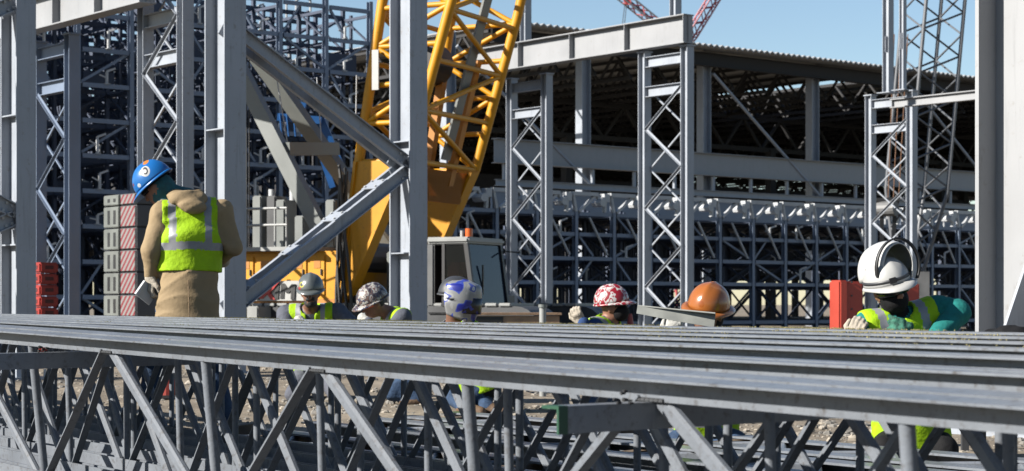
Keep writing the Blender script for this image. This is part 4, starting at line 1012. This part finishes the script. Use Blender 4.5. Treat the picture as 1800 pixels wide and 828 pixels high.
Fd.ell(npv(P(327, 350, -.06)), RT, (.125, .085, .062), 0, .03); Fd.ell(npv(P(340, 364, -.12)), RT, (.092, .050, .048), 0, .04); Fd.ell(npv(P(308, 344, .0)), RT, (.060, .075, .050), 0, .04); Fd.ell(npv(P(352, 348, .0)), RT, (.045, .08, .05), 0, .04)
Fd.D += folds(Fd.grid(), .0045, 34, 2.0).astype(np.float32); Fd.obj('coat_hood', [TAN], T, b0)
mb = MB()                                              # stitched seam down the back of the coat skirt and the hem band
for k in range(7): mb.tube(P(331 + .3 * k, 492 + 10 * k, -.166 - .003 * k), P(331 + .3 * k, 501 + 10 * k, -.167 - .003 * k), .004, 5)
put('coat_seam', mb.mesh('coat_seam', mat('tan_thread_dark', (.30, .20, .11), .9)), T)
BH = spot_mat('blue_hat_plastic', (.015, .20, .62), [((-.105, -.045, .115), (.05, .034, .040), (.75, .75, .73)), ((-.105, -.045, .115), (.06, .020, .026), (.03, .03, .04)), ((-.105, -.045, .112), (.06, .010, .012), (.75, .75, .73)), ((-.03, -.06, .17), (.035, .022, .03), (.80, .28, .03)), ((-.115, .05, .065), (.03, .016, .014), (.70, .75, .8)), ((-.09, .10, .10), (.03, .014, .016), (.3, .05, .05))])
helmet(T, HM, BH); glasses(T, HM, LENS)
hand(T, b0, P(265, 490, -.05), (-.05, -.1, -1), (-.8, -.6, 0), GLOVE, .8, 1); hand(T, b0, J['rW'], (-.7, .5, -.2), (0, -.6, .8), GLOVE, .8, -1)
mb = MB(); mb.box(-.055, .055, -.006, .006, -.085, .05); mb.box(-.055, .055, -.02, -.006, .03, .05)
o = put('clamp_plate', mb.mesh('clamp_plate', GALV), None, Matrix.Translation(P(254, 512, -.08)) @ Euler((.2, -.95, .5)).to_matrix().to_4x4()); tag(o, 'small grey steel plate in the hand of the worker in tan', 'steel plate')
# ---- bearded man in a grey hard hat facing us
Z = 17.2
J = dict(pelvis=P(556, 655, .55), chest=P(548, 580, .30), neck=P(546, 542, .14), head=P(546, 514, .0), rS=P(503, 553, .20), lS=P(594, 549, .20), rE=P(500, 610, -.05), rW=P(536, 572, -.30), lE=P(630, 578, .0), lW=P(648, 566, -.22),
         lH=P(575, 665, .5), rH=P(535, 665, .5), lK=P(590, 690, .1), rK=P(515, 694, .0), lA=P(585, 688, .75), rA=P(528, 688, .7))
T, HM, b0 = person('bearded worker in grey hard hat leaning towards us behind the joists', J, (.05, -.98, -.16), (0, -.15, .98), [GREYCL, GREYCL, SKINB, BOOT, HAIR], vest=dict(hem=.02, half=.20, band=.16, sx=.088, open=.03, vee=.03, fwd=(0, -1, 0)), seed=2.0, beard=True, bulk=.012)
GH = spot_mat('grey_hat_plastic', (.17, .19, .19), [((.075, .10, .085), (.026, .04, .026), (.70, .65, .1)), ((.075, .10, .085), (.014, .05, .014), (.1, .1, .1)), ((.105, .03, .08), (.03, .03, .03), (.55, .5, .5)), ((.09, .08, .05), (.03, .02, .015), (.5, .08, .08))], .28)
helmet(T, HM, GH); glasses(T, HM, CLEAR)
hand(T, b0, J['rW'], (.35, -.2, -.25), (.0, -.7, .7), GLOVEW, .9, 1); hand(T, b0, J['lW'], (.5, -.4, -.3), (0, -.3, .9), GLOVEW, .7, -1)
# ---- worker in a camouflage hard hat, orange glasses
Z = 16.4
J = dict(pelvis=P(722, 655, .35), chest=P(704, 590, .2), neck=P(686, 550, .08), head=P(656, 533, 0), lS=P(708, 558, -.10), rS=P(696, 556, .34), lE=P(676, 588, -.18), lW=P(650, 578, -.25), rE=P(664, 585, .30), rW=P(640, 580, .05),
         lH=P(722, 668, .25), rH=P(728, 668, .5), lK=P(690, 690, .15), rK=P(695, 690, .5), lA=P(735, 702, .15), rA=P(740, 702, .5))
T, HM, b0 = person('worker in camouflage pattern hard hat and orange glasses looking down left', J, (-.80, -.38, -.46), (-.30, -.28, .92), [GREYCL, DENIM, SKIN, BOOT, HAIR], vest=dict(hem=.02, half=.19, band=.16, sx=.07, fwd=(-1, 0, 0)), seed=3.0)
CAM = pattern_mat('camouflage_print', [(0, (.03, .03, .05)), (.40, (.20, .13, .11)), (.47, (.05, .06, .13)), (.52, (.60, .58, .52)), (.60, (.22, .10, .10)), (.66, (.7, .7, .66))], 22)
helmet(T, HM, CAM); glasses(T, HM, LENSO)
hand(T, b0, J['lW'], (-.9, -.2, -.2), (0, -.3, .9), GLOVEW, .8, 1); hand(T, b0, J['rW'], (-.9, 0, -.2), (0, 0, 1), GLOVEW, .8, -1)
hs = Field(npv(HM.translation) - .16, npv(HM.translation) + .16, .008); R_ = np.array(HM.to_3x3()); hs.ell(npv(HM @ Vector((0, -.025, .005))), R_, (.080, .082, .075), 0); hs.obj('hair', [HAIR], T, b0)
# ---- worker with the welding hood
Z = 15.0
J = dict(pelvis=P(836, 684, .15), chest=P(818, 605, .15), neck=P(798, 562, .05), head=P(802, 526, 0), lS=P(780, 588, .15), rS=P(856, 590, .05), lE=P(770, 630, .35), lW=P(790, 620, .55), rE=P(866, 632, .2), rW=P(850, 618, .45),
         lH=P(815, 680, .2), rH=P(852, 680, .25), lK=P(800, 700, .5), rK=P(850, 700, .55), lA=P(815, 714, -.05), rA=P(855, 714, .0))
T, HM, b0 = person('worker in grey and blue welding hood turned to the right', J, (.80, -.30, -.20), (.10, -.05, .98), [BLKCL, DENIM, SKINB, BOOT, HAIR], vest=dict(hem=-.02, half=.16, band=.12, sx=.08, fwd=(.3, .9, 0), flip=True), seed=4.0)
helmet(T, HM, DARKST, sc=1.02)
HOODM = pattern_mat('grey_blue_hood_print', [(0, (.02, .03, .35)), (.37, (.06, .10, .55)), (.42, (.36, .37, .38)), (.58, (.46, .47, .48)), (.64, (.10, .14, .5)), (.70, (.8, .82, .85))], 9)
o, HMM = hood_shell(T, HM, HOODM, sc=1.08)
sh = [(.136 * math.sin(a), .190 * math.cos(a) + .018, -.035) for a in [math.radians(-62 + 124 * i / 14) for i in range(15)]]
strip('hood_visor', sh, .125, (0, 0, 1), pattern_mat('black_blue_visor', [(0, (.02, .03, .30)), (.38, (.008, .008, .012)), (.66, (.04, .07, .50))], 16), o, HMM, .008)
for s in (-1, 1):
    mb = MB(); mb.tube((s * .128, .02, .03), (s * .150, .02, .03), .022, 12); put('hood_knob', mb.mesh('hood_knob', BLACK), o, HMM)
# ---- worker in a red and white hard hat
Z = 15.3
J = dict(pelvis=P(1052, 660, .35), chest=P(1060, 602, .15), neck=P(1070, 563, .02), head=P(1077, 538, 0), lS=P(1072, 580, .28), rS=P(1046, 578, -.12), rE=P(1022, 592, -.18), rW=P(1026, 566, -.22), lE=P(1095, 600, .35), lW=P(1110, 590, .2),
         lH=P(1060, 672, .45), rH=P(1045, 672, .2), lK=P(1090, 690, .4), rK=P(1085, 692, .1), lA=P(1045, 710, .45), rA=P(1035, 710, .1))
T, HM, b0 = person('worker in red and white hard hat and blue jacket, looking right', J, (.93, -.30, .10), (-.14, -.10, .98), [BLUECL, DENIM, SKIN, BOOT, BLKCL], vest=dict(hem=.0, half=.15, band=.14, sx=.10, fwd=(1, 0, 0)), seed=5.0, bulk=.012)
RW = pattern_mat('red_white_print', [(0, (.40, .015, .03)), (.46, (.75, .74, .72)), (.53, (.45, .02, .04)), (.60, (.78, .77, .75))], 17)
helmet(T, HM, RW)
Fd = Field(npv(HM.translation) - .2, npv(HM.translation) + .2, .009); R_ = np.array(HM.to_3x3())
Fd.ell(npv(HM @ Vector((0, .055, -.055))), R_, (.078, .075, .075), 0); Fd.obj('face_mask', [BLKCL], T, b0); glasses(T, HM, LENS)
hand(T, b0, W(1022, 566, 15.1), (-.35, -.3, .6), (-.3, -.9, 0), GLOVE, .9, 1); hand(T, b0, J['lW'], (.7, -.3, -.3), (0, 0, 1), GLOVE, .7, -1)
# ---- worker in an orange full brim hat
Z = 11.0
J = dict(pelvis=P(1238, 778, .30), chest=P(1250, 655, .16), neck=P(1254, 584, .05), head=P(1244, 549, 0), rS=P(1196, 622, .05), lS=P(1302, 626, .16), rE=P(1172, 680, -.12), rW=P(1182, 606, -.22), lE=P(1312, 690, .0), lW=P(1262, 640, -.25),
         lH=P(1262, 775, .32), rH=P(1214, 775, .35), lK=P(1292, 778, .05), rK=P(1192, 778, .05), lA=P(1278, 778, .5), rA=P(1205, 778, .5))
T, HM, b0 = person('crouching worker in shiny orange full brim hard hat', J, (-.42, -.72, -.40), (.10, -.28, .95), [NAVY, DENIM, SKINB, BOOT, HAIR], vest=dict(hem=.0, half=.17, band=.16, sx=.09, open=.02, fwd=(-.2, -1, 0)), seed=6.0)
helmet(T, HM, spot_mat('orange_hat_plastic', (.52, .165, .035), [((0, .145, .08), (.02, .03, .02), (.45, .12, .02))], .22), 'full')
hs = Field(npv(HM.translation) - .2, npv(HM.translation) + .2, .009); R_ = np.array(HM.to_3x3()); hs.ell(npv(HM @ Vector((0, -.035, -.03))), R_, (.088, .092, .105), 0); hs.obj('neck_shade', [BLKCL], T, b0); glasses(T, HM, LENS)
hand(T, b0, W(1182, 594, 10.78), (.12, -.1, 1), (-.1, -1, 0), GLOVEW, .75, 1); hand(T, b0, J['lW'], (-.6, -.6, .3), (0, 0, 1), GLOVEW, .8, -1)
a = W(1121, 536, 10.62); b_ = W(1258, 552, 10.55)
M, L = barM(a, b_, Vector((0, -.15, -1))); mb = MB(); ys = Vector(M.col[1][:3]); sg = 1 if ys.y < 0 else -1       # an angle with one end cut to a taper
def lsec(z, hv, hd): return [M @ Vector((x, sg * y, z)) for x, y in ((0, 0), (hv, .004), (hv, .011), (.007, .007), (.007, hd), (0, hd))]
v = lsec(0, .050, .004) + lsec(L * .5, .066, .030) + lsec(L, .078, .062)
mb.add(v, [(0, 1, 2, 3, 4, 5), (17, 16, 15, 14, 13, 12)] + [(6 * q + k, 6 * q + 6 + k, 6 * q + 6 + (k + 1) % 6, 6 * q + (k + 1) % 6) for q in (0, 1) for k in range(6)])
tag(put('angle_offcut', mb.mesh('angle_offcut', mat('bare_steel_angle', (.36, .37, .34), .5, .0, .3, 8.0))), 'short pale steel angle held up before the orange hat worker', 'steel angle')
# ---- worker in white hat and flipped up hood at the right
Z = 10.3
J = dict(pelvis=P(1602, 782, .20), chest=P(1590, 614, .10), neck=P(1578, 556, .02), head=P(1563, 508, -.03), rS=P(1528, 577, .0), lS=P(1646, 550, .08), rE=P(1506, 650, -.12), rW=P(1500, 600, -.10), lE=P(1682, 549, .02), lW=P(1640, 600, -.18),
         lH=P(1632, 770, .25), rH=P(1572, 770, .25), lK=P(1660, 790, .05), rK=P(1555, 790, -.02), lA=P(1645, 785, .55), rA=P(1570, 785, .5))
T, HM, b0 = person('worker in white hard hat, black face mask and teal hoodie at the right', J, (.30, -.93, -.12), (-.27, -.12, .95), [TEAL, BLKCL, SKIN, BOOT, BLKCL], vest=dict(hem=-.02, half=.205, band=.20, sx=.095, fwd=(.1, -1, 0)), seed=7.0, wrap='face', bulk=.022)
hh = helmet(T, HM, WHITEP, sc=1.02)
st = [(.120 * math.sin(a), .145 * math.cos(a) - .005, .062) for a in [math.radians(-150 + 300 * i / 30) for i in range(31)]]
strip('goggle_strap', st, .018, (0, 0, 1), DARKST, hh, HM, .004)
mb = MB(); mb.box(-.018, .018, .138, .152, .048, .078); put('strap_buckle', mb.mesh('strap_buckle', BLACK), hh, HM @ Matrix.Rotation(-.25, 4, 'Z'))
o, HMM = hood_shell(T, HM, spot_mat('white_hood_plastic', (.80, .80, .78), [((-.125, .05, -.05), (.03, .014, .014), (.03, .03, .03))]), rot=1.75, sc=.95, off=(-.030, -.030, .075), roll=-.30)
pts = []
for i in range(29):
    a = math.radians(-112 + 224 * i / 28); pts.append((.122 * math.sin(a), (.147 * math.cos(a) + .02), -.140 + .04 * (abs(a) / 2) ** 2))
rim = strip('hood_rim', pts, .024, (0, 0, 1), BLACK, o, HMM, .010)
gp = [(.086 * math.sin(a), .118 * math.cos(a) + .004, .004) for a in [math.radians(-72 + 144 * i / 16) for i in range(17)]]
strip('goggles', gp, .055, (0, .1, 1), LENS, T, HM, .012)
sf = Field(npv(P(1575, 558)) - .28, npv(P(1575, 558)) + .28, .009); q = P(1574, 563)
for k in range(3):
    for i in range(14):
        a0 = 2 * PI * i / 14; a1 = 2 * PI * (i + 1) / 14; rr = .078 + .013 * k; zz = .022 - .020 * k
        g = lambda a: npv(q + Vector((rr * math.cos(a), rr * math.sin(a) * .9, zz + .012 * math.sin(a * 2 + k) - .025 * max(0, -math.sin(a)))))
        sf.cone(g(a0), g(a1), .020, .020, 0, .010)
sf.D += folds(sf.grid(), .005, 45, 3.0).astype(np.float32); sf.obj('scarf', [SCARF], T, b0)
hand(T, b0, J['rW'], (.1, -.4, .6), (-.3, -.9, .2), GLOVE, .8, 1); hand(T, b0, J['lW'], (-.8, -.3, .0), (0, -.3, .9), GLOVE, .8, -1)
# ------------------------------------------------------------------ small things round the workers
Fm = frame(W(900, 562, 18.5), Vector((.98, .2, 0)))
T = thing('timber_crate', W(900, 562, 18.5) - UP * .35, 'pale timber box lying behind the joists beside a pipe', 'timber')
for k in range(3): fbox('board', Fm, (-.44, .44), (-.16, -.13), (-.36 + .135 * k, -.232 + .135 * k), WOOD, T, .004)
for k in range(3): fbox('board', Fm, (-.44, .44), (.13, .16), (-.36 + .135 * k, -.232 + .135 * k), WOOD, T, .004)
fbox('lid_board', Fm, (-.46, .46), (-.18, .18), (.044, .07), WOOD, T, .004)
for x in (-.44, .41): fbox('end_board', Fm, (x, x + .03), (-.128, .128), (-.36, .04), WOOD, T)
fbox('dark_strap', Fm, (-.46, -.12), (-.166, -.161), (-.10, .03), BLACK, T)
T = thing('pipe_post', W(954, HZ, 17.8) - UP * CAMZ, 'short pale pipe standing upright by the timber box', 'pipe')
put('pipe', prof('R', (.032, 16), CRLIGHT), T, Matrix.Translation(W(954, HZ, 17.8) - UP * CAMZ) @ Matrix.Diagonal((1, 1, .86, 1)))
put('pipe_collar', prof('R', (.042, 16), CRGREY), T, Matrix.Translation(W(954, HZ, 17.8) - UP * .03) @ Matrix.Diagonal((1, 1, .03, 1)))
def bin_(name, px, Z, w_, d, h, tiers, m, label, grp, rot=B):
    c = W(px, HZ, Z); c.z = zg(c.x, c.y); Fm = frame(c, rot)
    T = thing(name, c, label, 'barrier', grp)
    for k in range(tiers):
        z0 = h * k / tiers; z1 = h * (k + 1) / tiers - .012
        s = fbox('tier', Fm, (-w_ / 2, w_ / 2), (-d / 2, d / 2), (z0, z1), m, T, min(.025, (z1 - z0) * .15))
        fbox('slot', Fm, (-w_ * .22, w_ * .22), (-d / 2 - .004, -d / 2 + .01), (z0 + (z1 - z0) * .35, z0 + (z1 - z0) * .7), mat('slot_dark_red', (.12, .01, .01), .6), s)
        fbox('slot', Fm, (-w_ / 2 - .004, -w_ / 2 + .01), (-d * .22, d * .22), (z0 + (z1 - z0) * .35, z0 + (z1 - z0) * .7), mat('slot_dark_red', (.12, .01, .01), .6), s)
    return T
bin_('barrier_stack', 79, 28.0, .30, .30, 1.50, 9, REDM, 'stack of dark red plastic blocks beside the leftmost column', 'red blocks')
def barrier(px, Z, w_, h, label):
    c = W(px, HZ, Z); c.z = 0; Fm = frame(c, Vector((.96, .28, 0)))
    T = thing('plastic_barrier', c, label, 'barrier', 'orange red barriers behind the right worker')
    fbox('barrier_body', Fm, (-w_ / 2, w_ / 2), (-.12, .12), (.06, h), ORED, T, .03)
    fbox('barrier_rib', Fm, (-w_ / 2 - .02, -w_ / 2 + .10), (-.15, .15), (.06, h + .015), ORED, T, .02)
    fbox('barrier_foot', Fm, (-w_ / 2 - .03, w_ / 2 + .03), (-.25, .25), (0, .06), ORED, T, .02)
    for k in range(6): put('rivet', prof('R', (.012, 8), DARKST), T, Fm @ Matrix.Translation((-w_ / 2 + .16, -.12, .3 + .17 * k)) @ Matrix.Rotation(PI / 2, 4, 'X') @ Matrix.Diagonal((1, 1, .012, 1)))
barrier(1490, 24.0, .33, 1.16, 'orange red plastic barrier just left of the white hat worker')
barrier(1588, 24.5, .36, 1.16, 'orange red plastic barrier just right of the white hat')
def cone(px, Z, py_tip, label):
    c = W(px, HZ, Z); c.z = zg(c.x, c.y); h = .7
    T = thing('traffic_cone', c, label, 'traffic cone', 'orange cones about the site')
    mb = MB(); mb.tube((0, 0, .03), (0, 0, h), .15, 18, .03); put('cone_body', mb.mesh('cone_body', ORED), T, Matrix.Translation(c))
    mb = MB(); mb.tube((0, 0, .34), (0, 0, .46), .102, 18, .080); put('cone_band', mb.mesh('cone_band', WHITEP), T, Matrix.Translation(c))
    put('cone_foot', rbox(.38, .38, .035, BLACK, .01), T, Matrix.Translation(c + UP * .018))
cone(292, 17.5, 680, 'orange traffic cone seen between the legs of the worker in tan'); cone(1108, 34, 500, 'distant orange cone beside the middle tower')
c = W(1785, 592, 10.9); Fd = Field(npv(c) - .45, npv(c) + .45, .014)
for k in range(9): Fd.cone(npv(c + Vector((-.16 + .045 * k, random.uniform(-.08, .08), -.02 + .03 * math.sin(k * .9)))), npv(c + Vector((-.10 + .045 * k, random.uniform(-.08, .08), -.12))), .05, .09, 0, .03)
Fd.cone(npv(c - UP * .10), npv(c - UP * .2), .16, .18, 0, .05)
Fd.D += folds(Fd.grid(), .008, 38, 1.0).astype(np.float32)
tag(Fd.obj('tool_bag', [BLKCL], None, Vector((c.x, c.y, c.z - .4))), 'crumpled black bag at the right edge beside the pale column', 'bag')
b2 = W(1790, HZ, 10.9); T = thing('work_bench', Vector((b2.x, b2.y, 0)), 'low steel stand carrying the black bag at the right edge', 'stand')
Fm = frame(Vector((b2.x, b2.y, 0)), Vector((1, 0, 0))); fbox('stand_top', Fm, (-.3, .3), (-.25, .25), (.42, .46), DARKST, T)
for sx in (-.26, .26):
    for sy in (-.2, .2): fbox('leg', Fm, (sx - .02, sx + .02), (sy - .02, sy + .02), (0, .42), DARKST, T)
